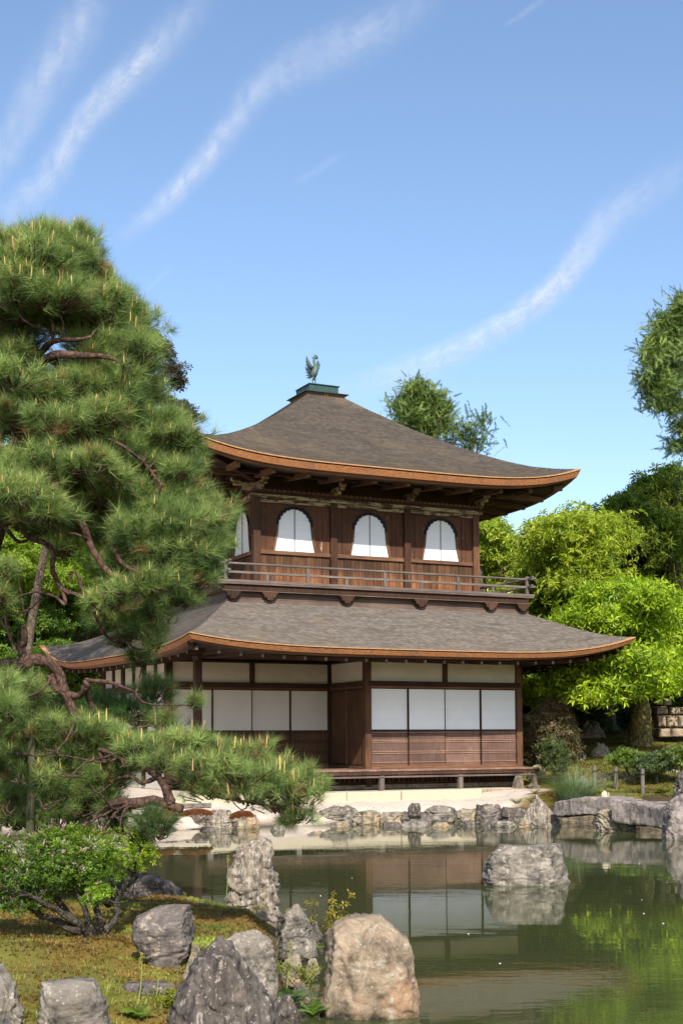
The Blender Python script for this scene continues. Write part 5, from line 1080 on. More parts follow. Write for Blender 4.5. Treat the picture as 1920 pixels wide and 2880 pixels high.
# visible limbs traced as branching tubes: (px, py, depth offset), radii in px
LIMBS = [
 ([(-60, 1000, 0), (0, 950, -.1), (60, 965, -.1), (130, 1010, .1)], (14, 10)), ([(95, 1040, .1), (150, 1000, -.3), (230, 1000, -.4), (300, 1005, -.4), (360, 1030, -.3)], (15, 4)),
 ([(110, 1000, .1), (150, 960, -.3), (220, 955, -.4), (260, 945, -.4)], (11, 3)), ([(60, 1250, .1), (0, 1270, -.2), (-60, 1280, 0)], (12, 14)), ([(80, 1240, .1), (40, 1210, -.3), (60, 1190, -.3)], (14, 8)),
 ([(90, 1260, .1), (150, 1250, -.4), (200, 1262, -.4)], (18, 6)), ([(150, 1250, -.2), (240, 1200, -.3), (300, 1230, -.4), (360, 1265, -.4), (410, 1310, -.3), (450, 1360, -.3)], (7, 3)),
 ([(200, 1262, -.2), (260, 1185, -.4), (320, 1190, -.4), (370, 1210, -.4)], (6, 2)),
 ([(130, 1300, .1), (200, 1400, -.2), (225, 1450, -.4), (250, 1530, -.5), (290, 1590, -.5), (330, 1620, -.5), (390, 1625, -.4)], (14, 4)),
 ([(200, 1400, 0), (275, 1400, -.3), (320, 1455, -.4), (345, 1470, -.4)], (10, 3)), ([(300, 1500, -.2), (320, 1545, -.4), (350, 1590, -.5), (410, 1612, -.5), (445, 1600, -.4)], (8, 3)),
 ([(-20, 1460, 0), (20, 1440, -.3), (60, 1445, -.4), (75, 1505, -.4), (140, 1540, -.4), (150, 1610, -.4), (175, 1655, -.4), (215, 1670, -.4), (250, 1690, -.4), (280, 1720, -.3)], (10, 4)),
 ([(20, 1440, -.3), (15, 1480, -.4), (50, 1520, -.4), (80, 1520, -.4)], (7, 4)), ([(170, 1650, -.4), (185, 1700, -.4), (150, 1680, -.4), (120, 1680, -.4), (60, 1740, -.3)], (6, 2)),
 ([(245, 1690, -.4), (220, 1620, -.4), (200, 1610, -.4), (205, 1640, -.4)], (5, 3)), ([(260, 1720, -.3), (280, 1760, -.3), (300, 1790, -.2), (330, 1800, -.2)], (5, 2)),
 ([(-150, 1880, 0), (-60, 1872, 0), (0, 1868, -.2), (60, 1872, -.2), (100, 1855, -.2), (140, 1865, -.2), (165, 1900, -.2), (180, 1950, -.2), (205, 2000, -.2), (235, 2040, -.2)], (20, 11)),
 ([(70, 1860, -.2), (62, 1830, -.2), (70, 1790, -.2), (66, 1758, -.2)], (15, 7)), ([(140, 1900, -.2), (160, 1940, -.2), (215, 1960, -.2), (245, 1930, -.3), (240, 1915, -.3), (290, 1915, -.3), (340, 1930, -.3), (380, 1945, -.2)], (12, 3)),
 ([(60, 1880, 0), (58, 1930, .1), (40, 1980, .1)], (9, 6)), ([(235, 1930, -.2), (270, 2020, -.1), (290, 2050, 0)], (9, 4)),
]
LIMBS2 = [([(-100, 2300, .7), (60, 2290, .7), (200, 2275, .6), (300, 2268, .2), (360, 2258, -.1), (420, 2252, -.1), (470, 2265, -.1), (515, 2275, -.1)], (20, 12)), ([(480, 2262, -.1), (470, 2225, -.1), (455, 2190, -.1), (430, 2170, -.1), (410, 2155, 0)], (15, 7)), ([(455, 2190, -.1), (510, 2200, -.1), (560, 2190, 0), (640, 2170, 0), (720, 2190, 0)], (9, 3)),
 ([(450, 2180, -.1), (400, 2200, -.1), (370, 2185, -.1), (330, 2190, 0)], (7, 4)), ([(510, 2205, 0), (600, 2240, 0), (680, 2255, 0), (760, 2265, 0)], (7, 2)), ([(300, 2150, 0), (280, 2110, 0), (330, 2130, -.1), (370, 2140, -.1)], (8, 3))]
dfun = lambda px: 10.35
for L_, dd0 in ((LIMBS, dp), (LIMBS2, None)):
    for pts, (r0, r1) in L_:
        P = spline([at(a, b, (dd0 or dfun(a))+c) for a, b, c in pts], 6); P += fbm(P*5, 2)[:, None]*.012
        MB().tube(P, np.linspace(r0, r1, len(P))*(dd0 or 10.35)/FPX, 10, wob=.16).build('branch', M_pbark, PINE, True)
PADS = [ # px, py, rx, ry, depth offset, tone (0 dark .. 1 light)
 (30, 690, 110, 55, 0, .6), (130, 680, 90, 45, -.2, .6), (220, 665, 40, 28, 0, .5), (100, 740, 130, 55, -.4, .7), (230, 740, 80, 50, 0, .6), (300, 800, 60, 50, .1, .5), (40, 810, 90, 60, -.5, .6), (160, 830, 110, 55, -.5, .6), (290, 860, 90, 60, -.2, .6), (360, 890, 45, 45, .2, .45),
 (350, 950, 70, 55, 0, .6), (250, 920, 80, 50, .3, .4), (390, 1010, 45, 55, .2, .5), (300, 1010, 80, 50, .2, .45), (40, 1060, 80, 35, -.7, .8), (130, 1110, 90, 40, -.5, .6), (230, 1080, 90, 50, -.3, .6), (330, 1080, 80, 60, -.2, .65), (400, 1100, 45, 60, .1, .55),
 (20, 1160, 60, 40, -.3, .5), (170, 1190, 100, 40, -.6, .6), (290, 1160, 80, 45, -.5, .65), (370, 1170, 60, 50, 0, .5), (460, 1200, 55, 35, 0, .6), (510, 1235, 50, 40, -.1, .65), (430, 1250, 70, 45, .2, .5), (520, 1290, 45, 35, .1, .45), (470, 1320, 60, 35, .3, .4),
 (120, 1300, 110, 40, -.6, .75), (240, 1300, 90, 45, -.7, .75), (320, 1340, 70, 40, -.5, .6), (30, 1320, 70, 45, -.7, .75), (60, 1390, 110, 60, -.9, .85), (130, 1440, 90, 45, -.8, .7), (20, 1450, 60, 40, -.6, .5), (230, 1360, 70, 40, -.2, .4), (370, 1350, 60, 35, 0, .35),
 (420, 1380, 90, 45, -.1, .5), (510, 1360, 50, 35, .2, .6), (350, 1430, 90, 50, .3, .35), (450, 1430, 100, 50, -.2, .55), (540, 1420, 50, 50, 0, .6), (600, 1440, 40, 40, .2, .45), (500, 1480, 110, 50, -.3, .6), (590, 1500, 50, 50, .1, .5), (400, 1500, 90, 50, -.4, .55), (560, 1560, 55, 50, 0, .5), (460, 1560, 100, 50, -.3, .55), (370, 1570, 60, 40, -.3, .6),
 (540, 1630, 60, 45, 0, .4), (430, 1640, 90, 45, -.4, .65), (500, 1680, 70, 30, -.1, .5), (350, 1660, 70, 35, -.5, .7), (300, 1690, 60, 25, -.5, .6), (430, 1720, 60, 25, -.2, .4), (380, 1760, 50, 40, -.2, .35), (430, 1800, 40, 40, -.1, .3), (580, 1600, 40, 40, .1, .4), (330, 1740, 60, 30, 0, .35), (400, 1850, 45, 30, .2, .3), (280, 1740, 40, 20, .1, .3), (440, 1760, 40, 40, .1, .4), (350, 1800, 40, 24, .1, .25),
 (10, 1600, 35, 35, -.8, .6), (5, 1670, 30, 40, -.8, .6), (180, 1540, 60, 30, -.2, .35), (90, 1480, 60, 30, -.2, .4), (280, 1480, 60, 35, .1, .35)]
PADS2 = [(0, 1950, 50, 60, -.6, .6), (30, 1990, 50, 50, -.7, .7), (330, 1990, 90, 40, .8, .15), (430, 1940, 60, 45, .8, .25), (400, 2010, 80, 45, .6, .2), (260, 1990, 60, 50, .9, .15), (470, 2040, 50, 35, .5, .3), (550, 1975, 14, 16, .4, .3), (250, 2050, 80, 40, .3, .3), (180, 2000, 60, 40, .8, .15),
 (60, 2090, 90, 50, -.5, .7), (160, 2090, 100, 55, -.5, .65), (60, 2170, 110, 60, -.8, .65), (200, 2150, 100, 55, -.7, .65), (270, 2200, 70, 50, -.5, .6), (120, 2240, 110, 55, -.9, .6), (230, 2270, 80, 45, -.7, .6), (320, 2280, 50, 35, -.4, .55), (30, 2260, 70, 50, -.8, .5), (170, 2310, 80, 35, -.7, .45), (280, 2330, 60, 28, -.4, .45), (340, 2320, 34, 28, -.3, .4),
 (310, 2080, 80, 40, 0, .55), (400, 2100, 80, 40, 0, .75), (350, 2130, 80, 35, -.2, .7), (480, 2090, 60, 40, .1, .75), (540, 2090, 70, 38, 0, .8), (460, 2140, 70, 35, -.1, .75), (620, 2110, 70, 38, .1, .8), (570, 2150, 90, 42, -.1, .75), (700, 2130, 70, 38, .1, .8), (680, 2180, 90, 42, -.1, .75), (780, 2165, 60, 36, .1, .8), (800, 2210, 80, 40, 0, .75), (860, 2190, 50, 36, .1, .75), (890, 2215, 30, 28, .2, .7),
 (600, 2220, 90, 32, 0, .55), (700, 2235, 90, 32, 0, .55), (850, 2240, 50, 30, .1, .5), (780, 2265, 60, 24, .1, .45), (850, 2290, 50, 24, .1, .4), (560, 2195, 70, 30, 0, .5), (820, 2300, 30, 20, .1, .35), (440, 2330, 60, 38, -.2, .05), (420, 2300, 40, 30, -.2, .05), (390, 2360, 30, 34, -.2, .08)]
NT = [needle_tpl(52, s, .019) for s in range(6)]
CANT = (np.array([(math.cos(a)*r, math.sin(a)*r, z) for z, r in ((0, .055), (.7, .05), (1, .012)) for a in (0, 2.09, 4.19)]), np.array([(i*3+k, i*3+(k+1) % 3, (i+1)*3+(k+1) % 3) for i in range(2) for k in range(3)]+[(i*3+k, (i+1)*3+(k+1) % 3, (i+1)*3+k) for i in range(2) for k in range(3)]))
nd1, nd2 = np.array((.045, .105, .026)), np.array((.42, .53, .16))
def pine_pads(PADS, dp, s0):
    for (px, py, rx, ry, do, tone) in PADS:
        d = (dp or dfun(px))+(do if dp or px > 350 or py < 2080 else abs(do)*.6+.15); q = d/FPX; c = at(px, py+ry*.15, d); r = np.array([rx*q, rx*q*.8, ry*q])
        n = int(np.clip(rx*ry/3600.*62, 22, 170)*1.15)
        D = RS.randn(n*2, 3); D /= np.linalg.norm(D, axis=1)[:, None]; D = D[RS.rand(len(D)) < np.clip(.62+D[:, 2]*.8, .10, 1)][:n]; n = len(D)
        rad = RS.uniform(.45, 1.03, n)**.6; P = c+D*rad[:, None]*r*(1+.6*fbm(D*1.7+px*.13, 3))[:, None]
        ax = D*np.array([1, 1, .5])*.9+RS.randn(n, 3)*.28; ax[:, 2] += .75
        t = np.clip(.15+.5*rad*.6+.28*D[:, 2]+RS.randn(n)*.27, 0, 1)*(.55+.45*tone) if tone > .2 else np.clip(RS.rand(n)*.35, 0, 1)*.3  # low tone paints shaded pads dark; upper and outer tufts are lighter
        VV, FF, CC = [], [], []; off = 0; pick = RS.randint(len(NT), size=n)
        for k in range(len(NT)):
            m_ = pick == k
            if not m_.any(): continue
            sz = RS.uniform(.095, .135, m_.sum())*s0
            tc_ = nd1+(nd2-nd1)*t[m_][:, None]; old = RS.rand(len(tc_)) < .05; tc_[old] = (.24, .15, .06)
            v, f, cc = scatter(NT[k][0], NT[k][1], P[m_], ax[m_], sz, tc_, .2); VV.append(v); FF.append(f+off); CC.append(cc); off += len(v)
        # twigs from the pad's heart to tufts
        heart = c-np.array([0, 0, r[2]*.75]); kk = RS.rand(n) < .55; A = heart+(P[kk]-heart)*RS.uniform(.25, .6, kk.sum())[:, None]; A[:, 2] -= .02; Bp = P[kk]; dr = Bp-A; L = np.linalg.norm(dr, axis=1)
        TW = np.array([(.5*math.cos(a), .5*math.sin(a), 0) for a in (0, 2.1, 4.2)]+[(.3*math.cos(a), .3*math.sin(a), 1) for a in (0, 2.1, 4.2)])
        DD, U, Bq = frames(dr); w = .006
        v = A[:, None]+(TW[None, :, 0, None]*U[:, None]+TW[None, :, 1, None]*Bq[:, None])*w*2+TW[None, :, 2, None]*dr[:, None]
        tf = np.array([(0, 1, 4), (0, 4, 3), (1, 2, 5), (1, 5, 4), (2, 0, 3), (2, 3, 5)]); f = (tf[None]+(np.arange(len(A))*6)[:, None, None]).reshape(-1, 3)
        VV.append(v.reshape(-1, 3)); FF.append(f+off); CC.append(np.tile([.07, .038, .024], (len(f), 1))); off += len(A)*6
        # candles: new upright shoots
        if tone > .2:
            kk = (RS.rand(n) < (.26 if dp else .15)*(.5+tone)) & (D[:, 2] > -.25); m_ = kk.sum()
            if m_:
                tall = .055 if py > 1000 and py < 2040 else .085
                cc0 = colmix((.66, .52, .16), (.55, .32, .17), m_); ca = RS.randn(m_, 3)*.10; ca[:, 2] += 1
                v, f, cc = scatter(CANT[0]*np.array([1.1, 1.1, 1]), CANT[1], P[kk]+ax[kk]/np.linalg.norm(ax[kk], axis=1)[:, None]*.01, ca, RS.uniform(.6, 1.3, m_)*tall, cc0, .12)
                VV.append(v); FF.append(f+off); CC.append(cc); off += len(v)
        link('needle_pad', npmesh('needle_pad', np.concatenate(VV), np.concatenate(FF), col=np.concatenate(CC)), M_needle, PINE, kind='stuff')
        if tone > .2 or True:
            near = TP[np.argmin(np.linalg.norm(TP-heart, axis=1))]
def inp(x, y, P): return bool(inpoly(np.array([float(x)]), np.array([float(y)]), P)[0])
OUT = [(0, 640), (205, 665), (280, 760), (370, 850), (415, 1000), (425, 1140), (500, 1195), (535, 1300), (545, 1390), (600, 1450), (585, 1560), (530, 1640), (380, 1700), (310, 1640), (290, 1490), (150, 1500), (0, 1460)]
rf_ = np.random.RandomState(21); ex = []
while len(ex) < 210:
    x, y = rf_.uniform(-10, 600), rf_.uniform(650, 1700)
    if inp(x, y, OUT) and not (40 < x < 230 and 925 < y < 1035) and not (60 < x < 140 and 1190 < y < 1260): ex.append((x, y, rf_.uniform(35, 95), rf_.uniform(26, 58), rf_.uniform(-.3, .9), rf_.uniform(.3, .6)))
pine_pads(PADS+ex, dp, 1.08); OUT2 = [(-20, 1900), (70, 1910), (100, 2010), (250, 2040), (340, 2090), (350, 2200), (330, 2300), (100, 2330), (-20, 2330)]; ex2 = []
while len(ex2) < 46:
    x, y = rf_.uniform(-10, 350), rf_.uniform(1900, 2320)
    if inp(x, y, OUT2): ex2.append((x, y, rf_.uniform(40, 95), rf_.uniform(26, 55), rf_.uniform(-.1, .4), rf_.uniform(.4, .7)))
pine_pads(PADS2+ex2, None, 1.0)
# thin connecting branches from limbs to pads
allp = np.concatenate([spline([at(a, b, (dd0 or dfun(a))+c) for a, b, c in pts], 6) for L_, dd0 in ((LIMBS, dp), (LIMBS2, None)) for pts, _ in L_]+[TP])
mb = MB()
for PP, dd0 in ((PADS, dp), (PADS2, None)):
    for (px, py, rx, ry, do, tone) in PP:
        dd1 = dd0 or dfun(px); h = at(px, py+ry*.6, dd1+do); j = np.argsort(np.linalg.norm(allp-h, axis=1)+RS.rand(len(allp))*.05)[0]
        if np.linalg.norm(allp[j]-h) < (2.2 if dd0 else .9): limb(mb, allp[j], h, .012, .005, -.06, 6, 7, .08)
        for k in range(3):
            e = at(px+RS.uniform(-.7, .7)*rx, py+RS.uniform(-.2, .7)*ry, dd1+do+RS.uniform(-.2, .2)); limb(mb, h, e, .008, .003, -.05, 5, 5, .10)
mb.build('twigs', M_pbark, PINE, True, kind='stuff')
# prop pole under the limb
pa, pb = at(97, 1885, dp-.15), at(90, 2060, dp-.15); pf = at(84, 2420, dp-.15)
pe = empty('prop_pole', tuple(pf), label='greenish timber prop standing under the thick pine limb', cat='pole'); MB().tube([pf, pb, pa], [.033, .031, .030], 10).build('pole', wood('mossy prop pole', (.06, .06, .025), (.14, .13, .06), (.25, .22, .12)), pe)
# ------------------------------------------------------------------ azalea on the island
AZ = empty('azalea_shrub', tuple(atz(250, 2640, -.70)), label='azalea shrub with pink blossoms on the moss island', cat='shrub')
d0 = depth(AZ.location); mb = MB()
stems = [[(250, 2650, 0), (225, 2600, 0), (170, 2560, -.1), (110, 2530, -.2), (50, 2500, -.3)], [(255, 2650, 0), (250, 2590, 0), (230, 2530, 0), (200, 2480, .1)], [(265, 2650, 0), (285, 2590, 0), (270, 2540, .1), (300, 2500, .1)], [(240, 2645, .1), (200, 2580, .1), (140, 2500, .2), (120, 2450, .2)], [(270, 2640, 0), (320, 2590, .1), (330, 2530, .2), (360, 2480, .3)], [(300, 2545, .3), (340, 2490, .5), (370, 2478, .6), (385, 2460, .6), (368, 2462, .6)], [(230, 2620, 0), (150, 2590, 0), (90, 2560, 0), (30, 2520, 0)]]
for st in stems:
    P = spline([at(a, b, d0+c) for a, b, c in st], 6); P += fbm(P*9, 2)[:, None]*.01; mb.tube(P, np.linspace(.034, .010, len(P)), 8, wob=.15)
    for k in range(4):
        e = P[-1]+RS.randn(3)*np.array([.16, .16, .08])+np.array([0, 0, .12]); limb(mb, P[int(len(P)*RS.uniform(.5, .95))], e, .011, .003, .05, 5, 5, .1)
mb.build('stem', M_azbark, AZ, True)
TPL = [leaf_tpl(6, .2, .40, s, 1.3) for s in range(5)]
VV, FF, CC = [], [], []; off = 0; FP = []
for (px, py, rx, ry, do, c1, c2) in ((60, 2400, 110, 60, 0, (.05, .10, .012), (.16, .27, .03)), (170, 2380, 90, 50, 0, (.06, .12, .012), (.20, .32, .03)), (260, 2400, 80, 50, .1, (.07, .15, .01), (.24, .37, .03)), (40, 2470, 100, 40, -.2, (.04, .09, .012), (.14, .25, .03)), (150, 2450, 90, 50, -.1, (.05, .11, .012), (.17, .29, .03)), (240, 2460, 80, 45, 0, (.05, .11, .012), (.17, .29, .03)), (290, 2430, 60, 50, .2, (.07, .15, .01), (.26, .40, .03)), (340, 2360, 60, 32, .5, (.10, .19, .01), (.33, .45, .03)), (400, 2390, 48, 36, .6, (.11, .20, .01), (.36, .48, .03)), (420, 2410, 30, 30, .6, (.11, .20, .01), (.36, .48, .03)), (390, 2440, 26, 18, .6, (.10, .19, .01), (.33, .45, .03)), (280, 2510, 40, 26, -.1, (.07, .15, .01), (.26, .40, .03)), (100, 2520, 60, 24, -.1, (.04, .09, .012), (.14, .25, .03)), (210, 2345, 80, 24, .2, (.08, .16, .01), (.27, .40, .03)), (110, 2490, 90, 30, .1, (.05, .10, .012), (.16, .28, .03)), (230, 2500, 60, 28, .2, (.05, .10, .012), (.16, .28, .03)), (30, 2510, 60, 30, .1, (.05, .10, .012), (.16, .28, .03)), (60, 2550, 60, 24, -.2, (.04, .09, .012), (.13, .24, .03)), (150, 2545, 40, 18, .2, (.04, .09, .012), (.13, .24, .03)), (0, 2540, 50, 30, 0, (.04, .09, .012), (.13, .24, .03)), (260, 2530, 36, 16, -.3, (.07, .15, .012), (.24, .38, .03)), (320, 2470, 40, 24, .2, (.07, .14, .012), (.22, .36, .03)), (350, 2410, 50, 30, .4, (.10, .19, .01), (.33, .45, .03)), (-30, 2440, 70, 80, 0, (.05, .1, .012), (.15, .25, .03))):
    q = (d0+do)/FPX; n = int(rx*ry/10*.8); P, D = blob_pts(at(px, py, d0+do), np.array([rx*q, rx*q*.8, ry*q]), n, shell=(.5, 1.05)); n = len(P)
    D2 = D*.6+RS.randn(n, 3)*.4; D2[:, 2] += .8; tv, tf = TPL[RS.randint(5)]
    v, f, cc = scatter(tv, tf, P, D2, RS.uniform(.022, .036, n), colmix(c1, c2, n), .2); VV.append(v); FF.append(f+off); CC.append(cc); off += len(v)
    if px < 330: k = RS.rand(n) < (.05 if px < 200 else .03); FP.append(P[k]+D[k]*.012)
link('foliage', npmesh('foliage', np.concatenate(VV), np.concatenate(FF), col=np.concatenate(CC)), M_leaf, AZ, kind='stuff')
FP = np.concatenate(FP); dn = RS.randn(len(FP), 3)*.4; dn[:, 2] += 1
pt = leaf_tpl(5, -.3, .36, 3, 1.0); pt = (pt[0]*np.array([.55, .55, 1.3])+np.array([0, 0, .2]), pt[1])
v, f, cc = scatter(pt[0], pt[1], FP, dn, RS.uniform(.04, .065, len(FP)), colmix((.50, .22, .38), (.72, .48, .58), len(FP)), .12)
link('blossoms', npmesh('blossoms', v, f, col=cc), M_leaf, AZ, kind='stuff')
# ------------------------------------------------------------------ moss blades on the island and the far moss cushions
def moss_patch(name, label, xy, zf, c_fn, sz, cat, kind='stuff', lift=0):
    n = len(xy); P = np.c_[xy, zf]; D = RS.randn(n, 3)*.35; D[:, 2] += 1
    r = np.random.RandomState(1); V = []; F = []
    for i in range(5):
        a = r.rand()*6.28; e = r.uniform(.6, 1.3); d = np.array([math.cos(a)*math.cos(e), math.sin(a)*math.cos(e), math.sin(e)]); s_ = np.cross(d, [0, 0, 1.]); s_ /= np.linalg.norm(s_)+1e-6; k = len(V); V += [-s_*.13, s_*.13, d]; F += [(k, k+1, k+2)]
    v, f, cc = scatter(np.array(V), np.array(F), P, D, sz, c_fn(P), .25)
    return link(name, npmesh(name, v, f, col=cc), M_grassb, label=label, cat=cat, kind=kind)
pts = RS.uniform([-12.5, -26], [-4.9, -11.2], (230000, 2)); m_ = (~inpoly(pts[:, 0], pts[:, 1], POND)) & (dpoly(pts[:, 0], pts[:, 1], POND) > .10)
pts = pts[m_]; dv = np.c_[pts-CAM[:2]]; dd_ = dv.dot(_f[:2]); lat = dv.dot(_r[:2])/np.maximum(dd_, .1)
pts = pts[(dd_ > 5.5) & (np.abs(lat) < .30)]; zs_ = hfun(pts[:, 0], pts[:, 1])
pn = fbm(np.c_[pts*2.2, pts[:, :1]*0], 4); keep = RS.rand(len(pts)) < np.clip(.80+pn*.5, .25, 1); pts, zs_, pn = pts[keep], zs_[keep], pn[keep]
def mossc_fn(P):
    a = fbm(np.c_[P[:, :2]*2.6, P[:, :1]*0+3], 4); b = fbm(np.c_[P[:, :2]*1.1, P[:, :1]*0+9], 3)
    t = sstep(-.45, .5, a)[:, None]; g = sstep(.1, .7, b)[:, None]
    k_ = (.55+.6*sstep(-.5, .5, fbm(np.c_[P[:, :2]*4.1, P[:, :1]*0+17], 3)))[:, None]; c = np.array([.27, .165, .042])*(1-t)+np.array([.25, .27, .05])*t; return (c*(1-g)+np.array([.33, .41, .07])*g)*k_
moss_patch('moss_carpet', 'olive and rusty moss covering the island between the rocks', pts, zs_, mossc_fn, RS.uniform(.014, .034, len(pts)), 'moss')
pr = RS.uniform([6.2, -10], [17, 6], (90000, 2)); dv = pr-CAM[:2]; dd_ = dv.dot(_f[:2]); lat = dv.dot(_r[:2])/dd_
kp = (~inpoly(pr[:, 0], pr[:, 1], POND)) & (dpoly(pr[:, 0], pr[:, 1], POND) > .45) & (lat > .13) & (lat < .27) & (pr[:, 0]+np.clip(-(pr[:, 1]+2.3), 0, 9)*1.3 > 8.0) & (fbm(np.c_[pr*1.3, pr[:, :1]*0+2], 4) > -.25)
pr = pr[kp]; moss_patch('moss_bank', 'olive moss growing on the right bank around the rope posts', pr, hfun(pr[:, 0], pr[:, 1]), lambda P: mossc_fn(P)*.6, RS.uniform(.025, .06, len(pr)), 'moss')
for (px, py, w, lab) in ((452, 2292, 50, 'red brown moss cushion at the left on the far bank'), (551, 2290, 48, 'red brown moss cushion in the middle of the far bank'), (680, 2296, 30, 'small red brown moss patch under the pine tip')):
    c = atz(px, py+6, -.72); q = depth(c)/FPX; n = 1500; a = RS.rand(n)*6.28; r = np.sqrt(RS.rand(n)); x = c[0]+np.cos(a)*r*w*q*math.cos(YAW)+np.sin(a)*r*.25; y = c[1]+np.sin(a)*r*.3-np.cos(a)*r*w*q*math.sin(YAW)*.5
    moss_patch('moss_cushion', lab, np.c_[x, y], -.74+.13*np.sqrt(1-r*r*.95), lambda P: colmix((.16, .045, .018), (.26, .10, .03), len(P)), RS.uniform(.03, .05, n), 'moss')
# ------------------------------------------------------------------ small plants
def blades(name, label, base, n, h, spread, c1, c2, w=.006, cat='grass', droop=.5, group=None, rad=.1):
    V, F, C = [], [], []; base = np.array(base, float)
    for i in range(n):
        a = RS.rand()*6.28; lean = RS.rand()**.7*spread; L = h*RS.uniform(.6, 1.1); o = base+np.array([math.cos(a), math.sin(a), 0])*rad*RS.rand(); d = np.array([math.cos(a), math.sin(a), 0]); s_ = np.array([-math.sin(a+.5), math.cos(a+.5), 0])*w*.5
        k = len(V); c = colmix(c1, c2, 1)[0]
        for j in range(4):
            t = j/3; p = o+d*lean*L*(t**1.6)+np.array([0, 0, L*(t-droop*lean*t*t*.5)]); V += [p-s_*(1-t*.9), p+s_*(1-t*.9)]
        for j in range(3): F.append((k+2*j, k+2*j+1, k+2*j+3, k+2*j+2)); C.append(c)
    return link(name, npmesh(name, V, F, col=C), M_grassb, label=label, cat=cat, group=group, kind=None)
g0 = atz(1612, 2238, -.50); g0[2] = hz(g0[0], g0[1])
blades('ornamental_grass', 'blue green clump of arching ornamental grass left of the rope posts', g0, 1100, .92, 1.5, (.10, .17, .07), (.26, .36, .20), .008, 'grass', .7, rad=.28)
def gpt(px, py, z):
    p = atz(px, py, z)
    for _ in range(6):
        h = hz(p[0], p[1]); 
        if h < -1.0: break
        p = atz(px, py, (max(h, -1)+p[2])/2)
    return p
def fern(name, label, base, n, h, c1, c2, cat='fern', lean=1.0):
    V, F, C = [], [], []; base = np.array(base, float)
    for i in range(n):
        a = RS.rand()*6.28; d = np.array([math.cos(a), math.sin(a), 0]); s_ = np.array([-math.sin(a), math.cos(a), 0]); L = h*RS.uniform(.7, 1.1); le = lean*RS.uniform(.5, 1.1); c = colmix(c1, c2, 1)[0]
        for j in range(11):
            t = (j+1)/12; p = base+d*L*le*t+np.array([0, 0, L*(t*.9-.55*t*t*le)]); w = L*.34*math.sin(math.pi*min(1, t*.9+.12))
            for sg in (-1, 1):
                k = len(V); V += [p-d*L*.05, p+d*L*.05, p+s_*sg*w+d*L*.05-np.array([0, 0, .1*w])]; F.append((k, k+1, k+2)); C.append(c*RS.uniform(.75, 1.25))
    return link(name, npmesh(name, V, F, col=C), M_grassb, label=label, cat=cat)
for (px, py, z, n, h, c1, c2, lab) in ((1452, 2262, -.70, 26, .24, (.14, .24, .02), (.36, .46, .04), 'bright green fern on the bank left of the leaning rock'), (1500, 2232, -.58, 16, .26, (.20, .18, .04), (.42, .36, .08), 'yellowish fern above the leaning rock'), (1455, 2300, -.9, 12, .18, (.12, .15, .04), (.25, .28, .07), 'small fern at the waterline below the bright fern'), (1868, 2232, -.45, 30, .26, (.10, .18, .02), (.26, .38, .05), 'light green fern clump above the right bridge slab'), (1710, 2285, -.78, 12, .16, (.12, .18, .03), (.30, .38, .05), 'small fern on the rock under the bridge joint'), (1865, 2328, -.95, 9, .16, (.12, .18, .03), (.30, .38, .05), 'small fern at the water beneath the right slab'), (1580, 2302, -.95, 8, .12, (.12, .2, .03), (.30, .40, .05), 'tiny fern right of the leaning rock'),
    (392, 2868, -.80, 12, .13, (.10, .19, .02), (.25, .40, .04), 'bright fern at the bottom edge beside the square rock'), (830, 2820, -.95, 18, .17, (.05, .13, .02), (.14, .28, .04), 'dark green fern between the dark peaked rock and the rust boulder'), (895, 2672, -.95, 9, .11, (.10, .20, .02), (.25, .4, .04), 'small green fern behind the lichen spotted rock'), (458, 2552, -.82, 10, .09, (.14, .26, .03), (.33, .45, .06), 'pale green fern on the low dark rock'), (1500, 2262, -.6, 22, .30, (.13, .19, .03), (.36, .40, .06), 'spreading fern on the gravel behind the leaning rock'), (1800, 2226, -.45, 16, .22, (.10, .16, .02), (.26, .34, .05), 'light fern at the foot of the last rope post'), (1640, 2262, -.5, 12, .18, (.14, .16, .04), (.3, .3, .08), 'small dry fern at the left end of the bridge'), (690, 2305, -.85, 14, .16, (.06, .13, .02), (.2, .3, .05), 'dark fern on the bank stones under the pine tip'), (700, 2850, -.88, 14, .14, (.08, .17, .02), (.24, .38, .04), 'bright green fern in front of the dark peaked rock'), (880, 2860, -1.0, 14, .18, (.07, .15, .02), (.2, .34, .04), 'green fern at the waterline left of the rust boulder'), (800, 2600, -.88, 8, .10, (.14, .09, .03), (.24, .15, .05), 'brown fern frond beside the standing rock')):
    fern('fern', lab, gpt(px, py, z), n, h, c1, c2)
